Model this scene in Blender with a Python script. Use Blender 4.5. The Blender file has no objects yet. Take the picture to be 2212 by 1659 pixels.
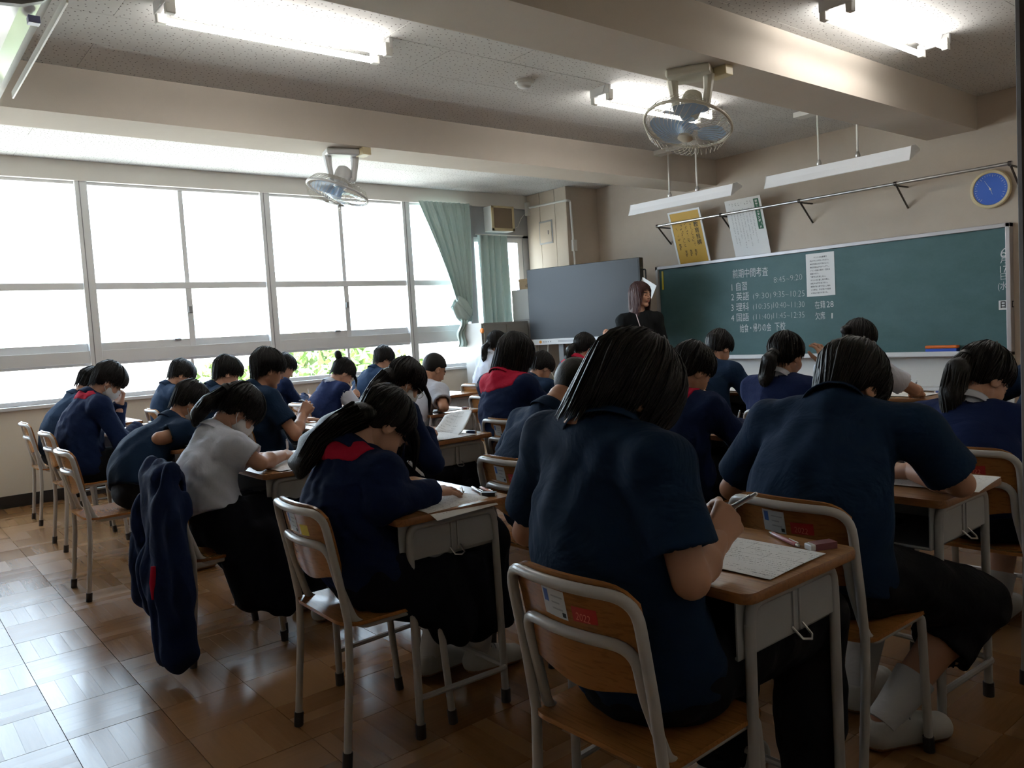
import bpy, bmesh, math, random
import numpy as np
from mathutils import Matrix, Vector, Euler

SC = bpy.context.scene
COL = SC.collection
random.seed(7)
RNG = np.random.RandomState(11)

# ------------------------------------------------------------------ camera
CAM_H = 1.25
CAM_R = np.array([[0.63289, -0.01531, 0.77409],
                  [0.77206, 0.08869, -0.62932],
                  [-0.05913, 0.99594, 0.06799]])
FPX = 1724.34
def _camera():
    # columns of the rotation are the camera axes in the room
    vx = np.array([-303 - 1106.0, -(796.2 - 829.5), -FPX]); vy = np.array([3222 - 1106.0, -(586.9 - 829.5), -FPX])
    dx = -vx / np.linalg.norm(vx); dy = vy / np.linalg.norm(vy)
    dx -= dy * (dx @ dy); dx /= np.linalg.norm(dx)
    dz = np.cross(dx, dy)
    R = np.array([dx, dy, dz])
    cd = bpy.data.cameras.new('camera'); cam = bpy.data.objects.new('camera', cd); COL.objects.link(cam)
    M = Matrix(R.tolist()).to_4x4(); M.translation = (0, 0, CAM_H)
    cam.matrix_world = M
    cd.sensor_fit = 'HORIZONTAL'; cd.sensor_width = 36.0; cd.lens = 36.0 * FPX / 2212.0
    cd.clip_start = 0.02; cd.clip_end = 300
    SC.camera = cam
    return R
CAM_R = _camera()

# ------------------------------------------------------------------ world (bright hazy sky)
W = bpy.data.worlds.new('sky'); SC.world = W; W.use_nodes = True
_n = W.node_tree.nodes; _bg = _n['Background']
_bg.inputs[0].default_value = (0.68, 0.83, 1.0, 1); _bg.inputs[1].default_value = 16.0

# sun, high behind the school building: lights the houses and trees outside
_s = bpy.data.lights.new('sun', 'SUN'); _s.energy = 60.0; _s.angle = 0.01; _s.color = (1.0, 0.95, 0.85)
_so = bpy.data.objects.new('sun', _s); COL.objects.link(_so)
_so.rotation_euler = (math.radians(20), math.radians(50), 0); _so.location = (20, 0, 30)

SC.view_settings.view_transform = 'Standard'; SC.view_settings.look = 'None'
SC.view_settings.gamma = 1.0; SC.view_settings.use_curve_mapping = False
SC.view_settings.exposure = 0.0
cy = SC.cycles
cy.use_denoising = True
cy.max_bounces = 8; cy.diffuse_bounces = 4; cy.glossy_bounces = 3; cy.transmission_bounces = 4; cy.transparent_max_bounces = 10
cy.sample_clamp_indirect = 6.0; cy.caustics_reflective = False; cy.caustics_refractive = False
# ------------------------------------------------------------------ materials
MATS = {}
def mat(name, col, rough=0.5, metal=0.0, spec=0.5, bump=0.0, bscale=60.0, var=0.0, vscale=8.0, emit=0.0, coat=0.0, sheen=0.0, alpha=None):
    if name in MATS: return MATS[name]
    m = bpy.data.materials.new(name); m.use_nodes = True; MATS[name] = m
    nt = m.node_tree; N = nt.nodes; L = nt.links; b = N['Principled BSDF']
    c = (col[0], col[1], col[2], 1.0)
    b.inputs['Base Color'].default_value = c; b.inputs['Roughness'].default_value = rough
    b.inputs['Metallic'].default_value = metal; b.inputs['Specular IOR Level'].default_value = spec
    b.inputs['Coat Weight'].default_value = coat; b.inputs['Sheen Weight'].default_value = sheen
    if emit:
        b.inputs['Emission Color'].default_value = c; b.inputs['Emission Strength'].default_value = emit
    if var or bump:
        tc = N.new('ShaderNodeTexCoord')
    if var:
        no = N.new('ShaderNodeTexNoise'); no.inputs['Scale'].default_value = vscale; no.inputs['Detail'].default_value = 5
        L.new(tc.outputs['Object'], no.inputs['Vector'])
        mx = N.new('ShaderNodeMix'); mx.data_type = 'RGBA'
        mx.inputs['A'].default_value = tuple(max(0, x * (1 - var)) for x in col) + (1,)
        mx.inputs['B'].default_value = tuple(min(1, x * (1 + var)) for x in col) + (1,)
        L.new(no.outputs['Fac'], mx.inputs['Factor']); L.new(mx.outputs['Result'], b.inputs['Base Color'])
    if bump:
        nb = N.new('ShaderNodeTexNoise'); nb.inputs['Scale'].default_value = bscale; nb.inputs['Detail'].default_value = 3
        L.new(tc.outputs['Object'], nb.inputs['Vector'])
        bp = N.new('ShaderNodeBump'); bp.inputs['Strength'].default_value = bump; bp.inputs['Distance'].default_value = 0.01
        L.new(nb.outputs['Fac'], bp.inputs['Height']); L.new(bp.outputs['Normal'], b.inputs['Normal'])
    return m
class NT:
    """small node-graph helper"""
    def __init__(s, name):
        s.m = bpy.data.materials.new(name); s.m.use_nodes = True; MATS[name] = s.m
        s.N = s.m.node_tree.nodes; s.L = s.m.node_tree.links; s.b = s.N['Principled BSDF']
    def n(s, t, **k):
        x = s.N.new(t)
        for a, v in k.items(): setattr(x, a, v)
        return x
    def put(s, sock, v):
        if hasattr(v, 'is_output') or isinstance(v, bpy.types.NodeSocket): s.L.new(v, sock)
        else: sock.default_value = v
    def math(s, op, a, b=0.0, c=None):
        x = s.n('ShaderNodeMath', operation=op); s.put(x.inputs[0], a); s.put(x.inputs[1], b)
        if c is not None: s.put(x.inputs[2], c)
        return x.outputs[0]
    def mix(s, f, a, b):
        x = s.n('ShaderNodeMix', data_type='RGBA'); s.put(x.inputs['Factor'], f); s.put(x.inputs['A'], a); s.put(x.inputs['B'], b)
        return x.outputs['Result']
    def noise(s, vec, scale, detail=3, rough=0.5, dist=0.0):
        x = s.n('ShaderNodeTexNoise'); s.put(x.inputs['Vector'], vec); x.inputs['Scale'].default_value = scale
        x.inputs['Detail'].default_value = detail; x.inputs['Roughness'].default_value = rough; x.inputs['Distortion'].default_value = dist
        return x.outputs['Fac']
    def ramp(s, f, p0, c0, p1, c1):
        x = s.n('ShaderNodeValToRGB'); s.put(x.inputs[0], f); e = x.color_ramp.elements
        e[0].position = p0; e[0].color = c0; e[1].position = p1; e[1].color = c1
        return x.outputs[0]
    def bump(s, h, st=0.3, d=0.01):
        x = s.n('ShaderNodeBump'); x.inputs['Strength'].default_value = st; x.inputs['Distance'].default_value = d
        s.put(x.inputs['Height'], h); s.L.new(x.outputs[0], s.b.inputs['Normal'])
    def mapping(s, vec, scale=(1, 1, 1), rot=(0, 0, 0)):
        x = s.n('ShaderNodeMapping'); s.put(x.inputs['Vector'], vec); x.inputs['Scale'].default_value = scale; x.inputs['Rotation'].default_value = rot
        return x.outputs[0]
    def obj(s): return s.n('ShaderNodeTexCoord').outputs['Object']
    def pos(s): return s.n('ShaderNodeNewGeometry').outputs['Position']

# ------------------------------------------------------------------ mesh helpers
def link(o, parent=None):
    COL.objects.link(o)
    if parent is not None: o.parent = parent
    return o
def mesh_obj(name, verts, faces, m, parent=None, smooth=False, loc=None):
    me = bpy.data.meshes.new(name)
    me.from_pydata([tuple(v) for v in verts], [], [tuple(f) for f in faces])
    me.update()
    if smooth: me.polygons.foreach_set('use_smooth', [True] * len(me.polygons))
    if m is not None:
        for q in (m if isinstance(m, (list, tuple)) else [m]): me.materials.append(q)
    o = bpy.data.objects.new(name, me)
    if loc is not None: o.location = loc
    return link(o, parent)
def tag(o, label=None, cat=None, group=None, kind=None):
    if label: o['label'] = label
    if cat: o['category'] = cat
    if group: o['group'] = group
    if kind: o['kind'] = kind
    return o
def empty(name, loc=(0, 0, 0), rz=0.0, parent=None):
    o = bpy.data.objects.new(name, None); o.empty_display_size = 0.1; o.location = loc; o.rotation_euler = (0, 0, rz)
    return link(o, parent)
def copy_tree(o, parent=None):
    c = o.copy(); COL.objects.link(c); c.parent = parent
    for ch in list(o.children): copy_tree(ch, c)
    return c
def fillet(pts, r, seg=5):
    pts = [np.array(p, float) for p in pts]; out = [pts[0]]
    rr = r if isinstance(r, (list, tuple)) else [r] * (len(pts) - 2)
    for i in range(1, len(pts) - 1):
        a, b, c = pts[i - 1], pts[i], pts[i + 1]
        u = (a - b); lu = np.linalg.norm(u); u /= lu; v = (c - b); lv = np.linalg.norm(v); v /= lv
        ang = math.acos(max(-1, min(1, float(u @ v))))
        if ang > math.pi - 0.02: out.append(b); continue
        d = min(rr[i - 1] / math.tan(ang / 2), lu * 0.49, lv * 0.49)
        p0, p1 = b + u * d, b + v * d
        for k in range(seg + 1):
            t = k / seg; out.append((1 - t) ** 2 * p0 + 2 * t * (1 - t) * b + t * t * p1)
    out.append(pts[-1]); return out
class MB:
    def __init__(s): s.v = []; s.f = []
    def add(s, v, f):
        o = len(s.v); s.v += [tuple(map(float, p)) for p in v]; s.f += [tuple(i + o for i in q) for q in f]; return s
    def box(s, lo, hi):
        (a, b, c), (d, e, g) = lo, hi
        v = [(a, b, c), (d, b, c), (d, e, c), (a, e, c), (a, b, g), (d, b, g), (d, e, g), (a, e, g)]
        return s.add(v, [(3, 2, 1, 0), (4, 5, 6, 7), (0, 1, 5, 4), (1, 2, 6, 5), (2, 3, 7, 6), (3, 0, 4, 7)])
    def cbox(s, lo, hi, ch=0.004):
        """box with chamfered edges"""
        bm = bmesh.new(); (a, b, c), (d, e, g) = lo, hi
        vs = [bm.verts.new(p) for p in [(a, b, c), (d, b, c), (d, e, c), (a, e, c), (a, b, g), (d, b, g), (d, e, g), (a, e, g)]]
        for q in [(3, 2, 1, 0), (4, 5, 6, 7), (0, 1, 5, 4), (1, 2, 6, 5), (2, 3, 7, 6), (3, 0, 4, 7)]: bm.faces.new([vs[i] for i in q])
        bmesh.ops.bevel(bm, geom=bm.edges[:], offset=ch, segments=2, affect='EDGES', profile=0.5)
        bm.verts.index_update()
        s.add([v.co[:] for v in bm.verts], [[v.index for v in f.verts] for f in bm.faces]); bm.free(); return s
    def tube(s, path, r, n=8, caps=True, closed=False):
        P = [np.array(p, float) for p in path]; m = len(P)
        R = r if isinstance(r, (list, tuple, np.ndarray)) else [r] * m
        T = []
        for i in range(m):
            if closed: t = P[(i + 1) % m] - P[i - 1]
            else: t = P[min(i + 1, m - 1)] - P[max(i - 1, 0)]
            T.append(t / (np.linalg.norm(t) + 1e-12))
        up = np.array([0, 0, 1.0]) if abs(T[0][2]) < 0.9 else np.array([1.0, 0, 0])
        u = np.cross(T[0], up); u /= np.linalg.norm(u); V = []
        for i in range(m):
            u = u - T[i] * (u @ T[i]); u /= np.linalg.norm(u); w = np.cross(T[i], u)
            for k in range(n):
                a = 2 * math.pi * k / n; V.append(P[i] + (u * math.cos(a) + w * math.sin(a)) * R[i])
        F = []
        for i in range(m if closed else m - 1):
            j = (i + 1) % m
            for k in range(n): F.append((i * n + k, i * n + (k + 1) % n, j * n + (k + 1) % n, j * n + k))
        if caps and not closed: F.append(tuple(range(n - 1, -1, -1))); F.append(tuple((m - 1) * n + k for k in range(n)))
        return s.add(V, F)
    def lathe(s, prof, n=20, M=None):
        V = []; F = []
        for r, z in prof:
            for k in range(n):
                a = 2 * math.pi * k / n; V.append((r * math.cos(a), r * math.sin(a), z))
        for i in range(len(prof) - 1):
            for k in range(n): F.append((i * n + k, i * n + (k + 1) % n, (i + 1) * n + (k + 1) % n, (i + 1) * n + k))
        F.append(tuple(range(n - 1, -1, -1))); F.append(tuple((len(prof) - 1) * n + k for k in range(n)))
        if M is not None: V = [tuple(M @ Vector(p)) for p in V]
        return s.add(V, F)
    def prism(s, poly, z0, z1, M=None):
        n = len(poly); V = [(x, y, z0) for x, y in poly] + [(x, y, z1) for x, y in poly]
        F = [tuple(range(n - 1, -1, -1)), tuple(range(n, 2 * n))] + [(k, (k + 1) % n, n + (k + 1) % n, n + k) for k in range(n)]
        if M is not None: V = [tuple(M @ Vector(p)) for p in V]
        return s.add(V, F)
    def xform(s, M):
        s.v = [tuple(M @ Vector(p)) for p in s.v]; return s
    def build(s, name, m, parent=None, smooth=False, loc=None, auto=True):
        o = mesh_obj(name, s.v, s.f, m, parent, smooth, loc)
        if smooth and auto:
            try: o.data.set_sharp_from_angle(angle=math.radians(42))
            except Exception: pass
        return o
def box(name, lo, hi, m, parent=None, ch=0.0):
    b = MB()
    (b.cbox(lo, hi, ch) if ch else b.box(lo, hi))
    return b.build(name, m, parent)
def rounded_rect(w, h, r, seg=5):
    out = []
    for cx, cy_, a0 in ((w / 2 - r, h / 2 - r, 0), (-w / 2 + r, h / 2 - r, 90), (-w / 2 + r, -h / 2 + r, 180), (w / 2 - r, -h / 2 + r, 270)):
        for k in range(seg + 1):
            a = math.radians(a0 + 90 * k / seg); out.append((cx + r * math.cos(a), cy_ + r * math.sin(a)))
    return out
def text_mesh(name, s, size, M, m, parent=None, thin=0.0, align='LEFT', spacing=1.0):
    c = bpy.data.curves.new('t', 'FONT'); c.body = s; c.size = size; c.resolution_u = 2; c.offset = thin; c.align_x = align; c.space_character = spacing
    o = bpy.data.objects.new('t', c); COL.objects.link(o); bpy.context.view_layer.update()
    dg = bpy.context.evaluated_depsgraph_get()
    me = bpy.data.meshes.new_from_object(o.evaluated_get(dg)); me.name = name
    bpy.data.objects.remove(o); bpy.data.curves.remove(c)
    me.transform(M); me.materials.clear(); me.materials.append(m)
    return link(bpy.data.objects.new(name, me), parent)
def RZ(a): return Matrix.Rotation(a, 4, 'Z')
def RX(a): return Matrix.Rotation(a, 4, 'X')
def RY(a): return Matrix.Rotation(a, 4, 'Y')
def TR(x, y, z): return Matrix.Translation((x, y, z))
# ------------------------------------------------------------------ surface materials
TILE = 0.2925; TX0 = -2.63; TY0 = 0.71
def floor_material():
    g = NT('parquet'); p = g.pos(); sp = g.n('ShaderNodeSeparateXYZ'); g.L.new(p, sp.inputs[0])
    u = g.math('DIVIDE', g.math('SUBTRACT', sp.outputs[0], TX0), TILE); v = g.math('DIVIDE', g.math('SUBTRACT', sp.outputs[1], TY0), TILE)
    cu, cv = g.math('FLOOR', u), g.math('FLOOR', v); fu, fv = g.math('FRACT', u), g.math('FRACT', v)
    par = g.math('FLOORED_MODULO', g.math('ADD', cu, cv), 2.0)
    a = g.math('ADD', g.math('MULTIPLY', fu, par), g.math('MULTIPLY', fv, g.math('SUBTRACT', 1.0, par)))   # across strips
    b = g.math('ADD', g.math('MULTIPLY', fv, par), g.math('MULTIPLY', fu, g.math('SUBTRACT', 1.0, par)))   # along strips
    strip = g.math('FLOOR', g.math('MULTIPLY', a, 5.0))
    cell = g.n('ShaderNodeCombineXYZ'); g.L.new(cu, cell.inputs[0]); g.L.new(cv, cell.inputs[1]); g.L.new(strip, cell.inputs[2])
    wn = g.n('ShaderNodeTexWhiteNoise', noise_dimensions='3D'); g.L.new(cell.outputs[0], wn.inputs['Vector'])
    cell2 = g.n('ShaderNodeCombineXYZ'); g.L.new(cu, cell2.inputs[0]); g.L.new(cv, cell2.inputs[1])
    wt = g.n('ShaderNodeTexWhiteNoise', noise_dimensions='3D'); g.L.new(cell2.outputs[0], wt.inputs['Vector'])
    gv = g.n('ShaderNodeCombineXYZ'); g.L.new(g.math('MULTIPLY', a, 22.0), gv.inputs[0]); g.L.new(g.math('MULTIPLY', b, 1.6), gv.inputs[1])
    g.L.new(g.math('MULTIPLY', wn.outputs['Value'], 37.0), gv.inputs[2])
    grain = g.noise(gv.outputs[0], 1.4, 4, 0.6, 0.4)
    c = g.mix(grain, (0.115, 0.048, 0.016, 1), (0.235, 0.115, 0.042, 1))
    lv = g.math('ADD', g.math('MULTIPLY', wn.outputs['Value'], 0.30), g.math('MULTIPLY', wt.outputs['Value'], 0.28))
    c2 = g.mix(lv, c, (0.31, 0.165, 0.064, 1))
    wear = g.noise(p, 1.7, 4, 0.6)
    c3 = g.mix(g.math('MULTIPLY', g.ramp(wear, 0.45, (0, 0, 0, 1), 0.75, (1, 1, 1, 1)), 0.25), c2, (0.13, 0.065, 0.025, 1))
    g.L.new(c3, g.b.inputs['Base Color'])
    # slightly uneven strips and tiles: broken reflections of the windows
    edge = g.math('ABSOLUTE', g.math('SUBTRACT', g.math('FRACT', g.math('MULTIPLY', a, 5.0)), 0.5))
    gap = g.math('GREATER_THAN', edge, 0.488)
    warp = g.noise(p, 3.0, 2)
    h = g.math('ADD', g.math('MULTIPLY', grain, 0.05), g.math('ADD', g.math('MULTIPLY', warp, 0.30), g.math('MULTIPLY', gap, -0.05)))
    h = g.math('ADD', h, g.math('MULTIPLY', g.math('MULTIPLY', edge, edge), -0.12))
    h = g.math('ADD', h, g.math('MULTIPLY', g.math('SUBTRACT', wn.outputs['Value'], 0.5), g.math('MULTIPLY', g.math('FRACT', g.math('MULTIPLY', a, 5.0)), 0.09)))
    h = g.math('ADD', h, g.math('MULTIPLY', g.math('SUBTRACT', wt.outputs['Value'], 0.5), g.math('MULTIPLY', b, 0.35)))
    g.bump(h, 0.30, 0.010)
    r = g.math('ADD', 0.19, g.math('ADD', g.math('MULTIPLY', wn.outputs['Value'], 0.07), g.math('MULTIPLY', wt.outputs['Value'], 0.07))); g.L.new(r, g.b.inputs['Roughness'])
    g.b.inputs['Specular IOR Level'].default_value = 0.42
    return g.m
M_FLOOR = floor_material()
def wall_material(name, col, stain=0.25):
    g = NT(name); p = g.pos()
    n1 = g.noise(p, 1.1, 5, 0.6); n2 = g.noise(p, 9.0, 4, 0.6)
    d = tuple(x * 0.72 for x in col) + (1,)
    c = g.mix(g.math('MULTIPLY', g.ramp(n1, 0.42, (0, 0, 0, 1), 0.8, (1, 1, 1, 1)), stain * 2), tuple(col) + (1,), d)
    c = g.mix(g.math('MULTIPLY', n2, 0.12), c, (0.8, 0.76, 0.7, 1)); g.L.new(c, g.b.inputs['Base Color'])
    g.b.inputs['Roughness'].default_value = 0.75; g.b.inputs['Specular IOR Level'].default_value = 0.25
    g.bump(g.noise(p, 160.0, 3), 0.12, 0.004)
    return g.m
M_WALL = wall_material('beige_paint', (0.52, 0.435, 0.350))
M_WALLW = wall_material('cream_wall_glare_tint', (0.70, 0.63, 0.54), 0.08)  # window wall: cream lightened to stand in for veiling glare
M_BEAM = wall_material('beam_paint', (0.60, 0.53, 0.455), 0.12)
M_SOFF = wall_material('soffit_paint', (0.70, 0.665, 0.62), 0.08)
def ceiling_material():
    g = NT('acoustic_board'); p = g.pos()
    vo = g.n('ShaderNodeTexVoronoi'); vo.voronoi_dimensions = '2D'; vo.inputs['Scale'].default_value = 24.0; vo.inputs['Randomness'].default_value = 0.8; g.L.new(p, vo.inputs['Vector'])
    hole = g.math('LESS_THAN', vo.outputs['Distance'], 0.095)
    n = g.noise(p, 3.0, 4)
    c = g.mix(n, (0.56, 0.55, 0.53, 1), (0.68, 0.67, 0.65, 1)); c = g.mix(hole, c, (0.10, 0.09, 0.08, 1))
    g.L.new(c, g.b.inputs['Base Color']); g.b.inputs['Roughness'].default_value = 0.85
    return g.m
M_CEIL = ceiling_material()
M_ALU = mat('aluminium_frame', (0.66, 0.66, 0.67), 0.42, 0.15, 0.5)  # tone raised to imitate the window glare over the frames
M_ALUD = mat('aluminium_dark', (0.24, 0.24, 0.25), 0.45, 0.35)
M_GREYP = mat('grey_panel', (0.34, 0.34, 0.35), 0.6, var=0.05)
M_BLACKB = mat('dark_baseboard', (0.025, 0.018, 0.016), 0.5)
M_BROWN = mat('brown_door_frame', (0.055, 0.033, 0.022), 0.55, var=0.25, vscale=14)
M_WHITEP = mat('white_plastic', (0.72, 0.71, 0.67), 0.4)
M_WHITEM = mat('white_enamel', (0.72, 0.72, 0.72), 0.35)
M_CREAM = mat('cream_plastic', (0.66, 0.55, 0.33), 0.45)
M_DARK = mat('dark_gap', (0.03, 0.028, 0.025), 0.8)
def glass_material():
    m = bpy.data.materials.new('window_glass'); m.use_nodes = True; N = m.node_tree.nodes; L = m.node_tree.links
    N.remove(N['Principled BSDF']); t = N.new('ShaderNodeBsdfTransparent'); t.inputs[0].default_value = (0.93, 0.95, 0.95, 1)
    gl = N.new('ShaderNodeBsdfGlossy'); gl.inputs['Roughness'].default_value = 0.02
    mx = N.new('ShaderNodeMixShader'); mx.inputs[0].default_value = 0.07
    L.new(t.outputs[0], mx.inputs[1]); L.new(gl.outputs[0], mx.inputs[2]); L.new(mx.outputs[0], N['Material Output'].inputs[0])
    return m
M_GLASS = glass_material()

# ------------------------------------------------------------------ floor
XW = -7.92; YF = 7.39; ZC = 2.96; XR = -0.22; YB = -1.25; XC = 2.0
floor = box('floor', (XW - 0.2, YB - 0.2, -0.12), (XC + 0.1, YF + 0.2, -0.010), M_DARK); tag(floor, kind='structure')
def tile_mesh():
    h = TILE / 2 - 0.0007; k = h - 0.0005
    v = [(-h, -h, -0.012), (h, -h, -0.012), (h, h, -0.012), (-h, h, -0.012), (-h, -h, -0.0012), (h, -h, -0.0012), (h, h, -0.0012), (-h, h, -0.0012),
         (-k, -k, 0), (k, -k, 0), (k, k, 0), (-k, k, 0)]
    f = [(3, 2, 1, 0), (8, 9, 10, 11)] + [(i, (i + 1) % 4, 4 + (i + 1) % 4, 4 + i) for i in range(4)] + [(4 + i, 4 + (i + 1) % 4, 8 + (i + 1) % 4, 8 + i) for i in range(4)]
    me = bpy.data.meshes.new('parquet_tile'); me.from_pydata(v, [], f); me.materials.append(M_FLOOR); me.update(); return me, v, f
def build_floor():
    me, tv, tf = tile_mesh(); cells = []
    i0 = math.floor((XW - TX0) / TILE) - 1; i1 = math.ceil((XC - TX0) / TILE); j0 = math.floor((YB - TY0) / TILE) - 1; j1 = math.ceil((YF - TY0) / TILE)
    for i in range(i0, i1):
        for j in range(j0, j1):
            x, y = TX0 + (i + .5) * TILE, TY0 + (j + .5) * TILE
            if x < XW + 0.05 or y > YF - 0.05: continue
            c = CAM_R.T @ np.array([x, y, -CAM_H]); d = -c[2]; vis = False
            if d > 0.2:
                px, py = c[0] / d * FPX, -c[1] / d * FPX; vis = abs(px) < 1250 and py < 960
            cells.append(((0 if vis else 100) + math.hypot(x, y), x, y))
    cells.sort(); rest = MB()
    for n, (k, x, y) in enumerate(cells):
        dz = -0.0006 * RNG.rand()
        if n < 300:
            o = bpy.data.objects.new('parquet_tile', me); o.location = (x, y, dz); link(o, floor)
        else: rest.add([(a + x, b + y, c + dz) for a, b, c in tv], tf)
    tag(rest.build('parquet_tiles_beyond', M_FLOOR, floor), kind='stuff')
build_floor()

# ------------------------------------------------------------------ ceiling, beams
ceiling = box('ceiling', (XW - 0.2, YB - 0.2, ZC + 0.012), (XC + 0.1, YF + 0.2, ZC + 0.14), M_DARK); tag(ceiling, kind='structure')
PX, PY = 0.445, 0.89
pm = MB().cbox((-PX / 2 + 0.0008, -PY / 2 + 0.0008, 0), (PX / 2 - 0.0008, PY / 2 - 0.0008, 0.012), 0.0016)
pme = bpy.data.meshes.new('ceiling_panel'); pme.from_pydata(pm.v, [], pm.f); pme.materials.append(M_CEIL); pme.update()
for i in range(-7, 16):
    for j in range(-4, 8):
        x = -4.90 + (i + .5) * PX; y = 1.60 + (0.445 if i % 2 else 0.0) + (j + .5) * PY
        if XW - 0.1 < x < XC and YB - 0.1 < y < YF + 0.3:
            o = bpy.data.objects.new('ceiling_panel', pme); o.location = (x, y, ZC); link(o, ceiling)
for n, (a, b) in enumerate(((-5.775, -5.362), (-3.145, -2.735))):
    tag(box('trim_%d' % (n + 1), (a, YB, 2.685), (b, YF, ZC + 0.01), M_BEAM), 'plastered ceiling beam running to the blackboard wall', kind='structure')

# ------------------------------------------------------------------ walls
def struct(o): return tag(o, kind='structure')
wall_front = struct(box('wall_front', (XW - 0.2, YF, -0.1), (XC, YF + 0.15, ZC + 0.1), M_WALL))
wall_back = struct(box('wall_back', (XW - 0.2, YB - 0.15, -0.1), (XC, YB, ZC + 0.1), M_WALL))
wall_right = struct(box('wall_right', (XR, 0.70, -0.05), (XR + 0.12, YF, ZC + 0.05), M_WALL))
box('wall_end', (XR, YB, -0.05), (XR + 0.12, -0.55, ZC + 0.05), M_WALL, wall_right)
box('door_header', (XR, -0.55, 2.05), (XR + 0.12, 0.70, ZC + 0.05), M_WALL, wall_right)
struct(box('wall_corridor', (XC, YB - 0.1, -0.1), (XC + 0.12, YF, ZC + 0.1), M_WALL))
# door frame post beside the camera
px = -0.33284
dpo = struct(box('door_1', (px * 0.62, 0.62, -0.0), (px * 0.62 + 0.16, 0.72, 2.96), M_BROWN, ch=0.004))
box('door_stop', (px * 0.62 + 0.03, 0.60, 0.0), (px * 0.62 + 0.08, 0.622, 2.95), M_BROWN, dpo)
# pillar in the front left corner, boxed in with boards
column = struct(box('wall_pillar', (XW - 0.05, 6.86, -0.05), (-7.185, YF + 0.05, ZC + 0.02), M_WALL))
M_BOARD = wall_material('pillar_board', (0.56, 0.48, 0.385), 0.06)
for x0, x1 in ((-7.915, -7.662), (-7.656, -7.382), (-7.376, -7.186)):
    box('board', (x0, 6.845, 0.0), (x1, 6.862, ZC - 0.002), M_BOARD, column, 0.0015)
box('side_board', (-7.19, 6.846, 0.0), (-7.172, YF, ZC - 0.002), M_WALL, column)
hp = tag(empty('access_panel', (-7.56, 6.845, 2.45)), 'small square access panel on the boxed-in corner pillar', 'access panel')
box('frame', (-0.125, -0.006, -0.145), (0.125, 0.0, 0.145), M_GREYP, hp, 0.002)
box('door', (-0.108, -0.010, -0.125), (0.108, -0.004, 0.125), M_BOARD, hp, 0.002)
box('latch', (0.045, -0.016, -0.03), (0.055, -0.009, 0.02), M_ALUD, hp, 0.002)
cd = tag(empty('cable_conduit', (0, 0, 0)), 'white cable conduit bent over the corner pillar', 'conduit')
MB().tube(fillet([(-7.84, 6.832, 2.80), (-7.155, 6.832, 2.785), (-7.155, 6.90, 2.785), (-7.155, 6.93, 1.95)], 0.03), 0.014, 8).build('pipe', M_WHITEP, cd, True)
box('junction_box', (-7.90, 6.80, 2.70), (-7.845, 6.846, 2.87), M_WHITEP, cd, 0.004)
box('switch_box', (-7.172, 6.895, 2.17), (-7.135, 6.965, 2.31), M_WHITEP, cd, 0.004)
MB().tube([(-7.90, 6.79, 2.72), (-7.89, 6.72, 2.66), (-7.84, 6.62, 2.55), (-7.80, 6.53, 2.52)], 0.004, 6).build('loose_wire', M_WHITEP, cd, True)

# window wall
XO = XW - 0.16
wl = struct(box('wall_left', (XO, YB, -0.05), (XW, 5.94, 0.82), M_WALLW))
box('curtain_box', (XO, YB, 2.79), (XW + 0.02, 6.86, ZC + 0.02), M_SOFF, wl)
box('lintel_panel', (XO + 0.02, 5.93, 2.42), (XW - 0.01, 6.86, 2.80), M_GREYP, wl)
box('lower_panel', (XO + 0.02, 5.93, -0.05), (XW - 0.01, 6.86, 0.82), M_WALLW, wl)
box('end_strip', (XO + 0.02, 6.76, 0.80), (XW - 0.01, 6.87, 2.45), M_GREYP, wl)
box('baseboard', (XW - 0.005, YB, -0.005), (XW + 0.012, 6.86, 0.10), M_BLACKB, wl)
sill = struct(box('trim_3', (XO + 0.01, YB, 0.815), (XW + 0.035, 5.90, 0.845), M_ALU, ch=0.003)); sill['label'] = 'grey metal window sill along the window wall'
struct(box('baseboard_front', (-7.17, YF - 0.012, 0.0), (XR, YF, 0.10), M_BLACKB))
def mull(y0, y1, n):
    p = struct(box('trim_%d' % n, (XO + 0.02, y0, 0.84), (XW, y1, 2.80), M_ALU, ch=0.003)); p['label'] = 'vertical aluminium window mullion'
    box('groove', (XW - 0.002, y0 + (y1 - y0) * 0.34, 0.85), (XW + 0.003, y0 + (y1 - y0) * 0.40, 2.79), M_ALUD, p)
MY = [(-1.10, -1.0), (-0.09, 0.01), (1.605, 1.705), (3.29, 3.39), (4.97, 5.07)]
for k, (a, b) in enumerate(MY): mull(a, b, 4 + k)
struct(box('trim_9', (XO + 0.0, 5.84, 0.80), (XW + 0.02, 5.95, 2.80), M_GREYP, ch=0.003))['label'] = 'grey post at the end of the window row'
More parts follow.
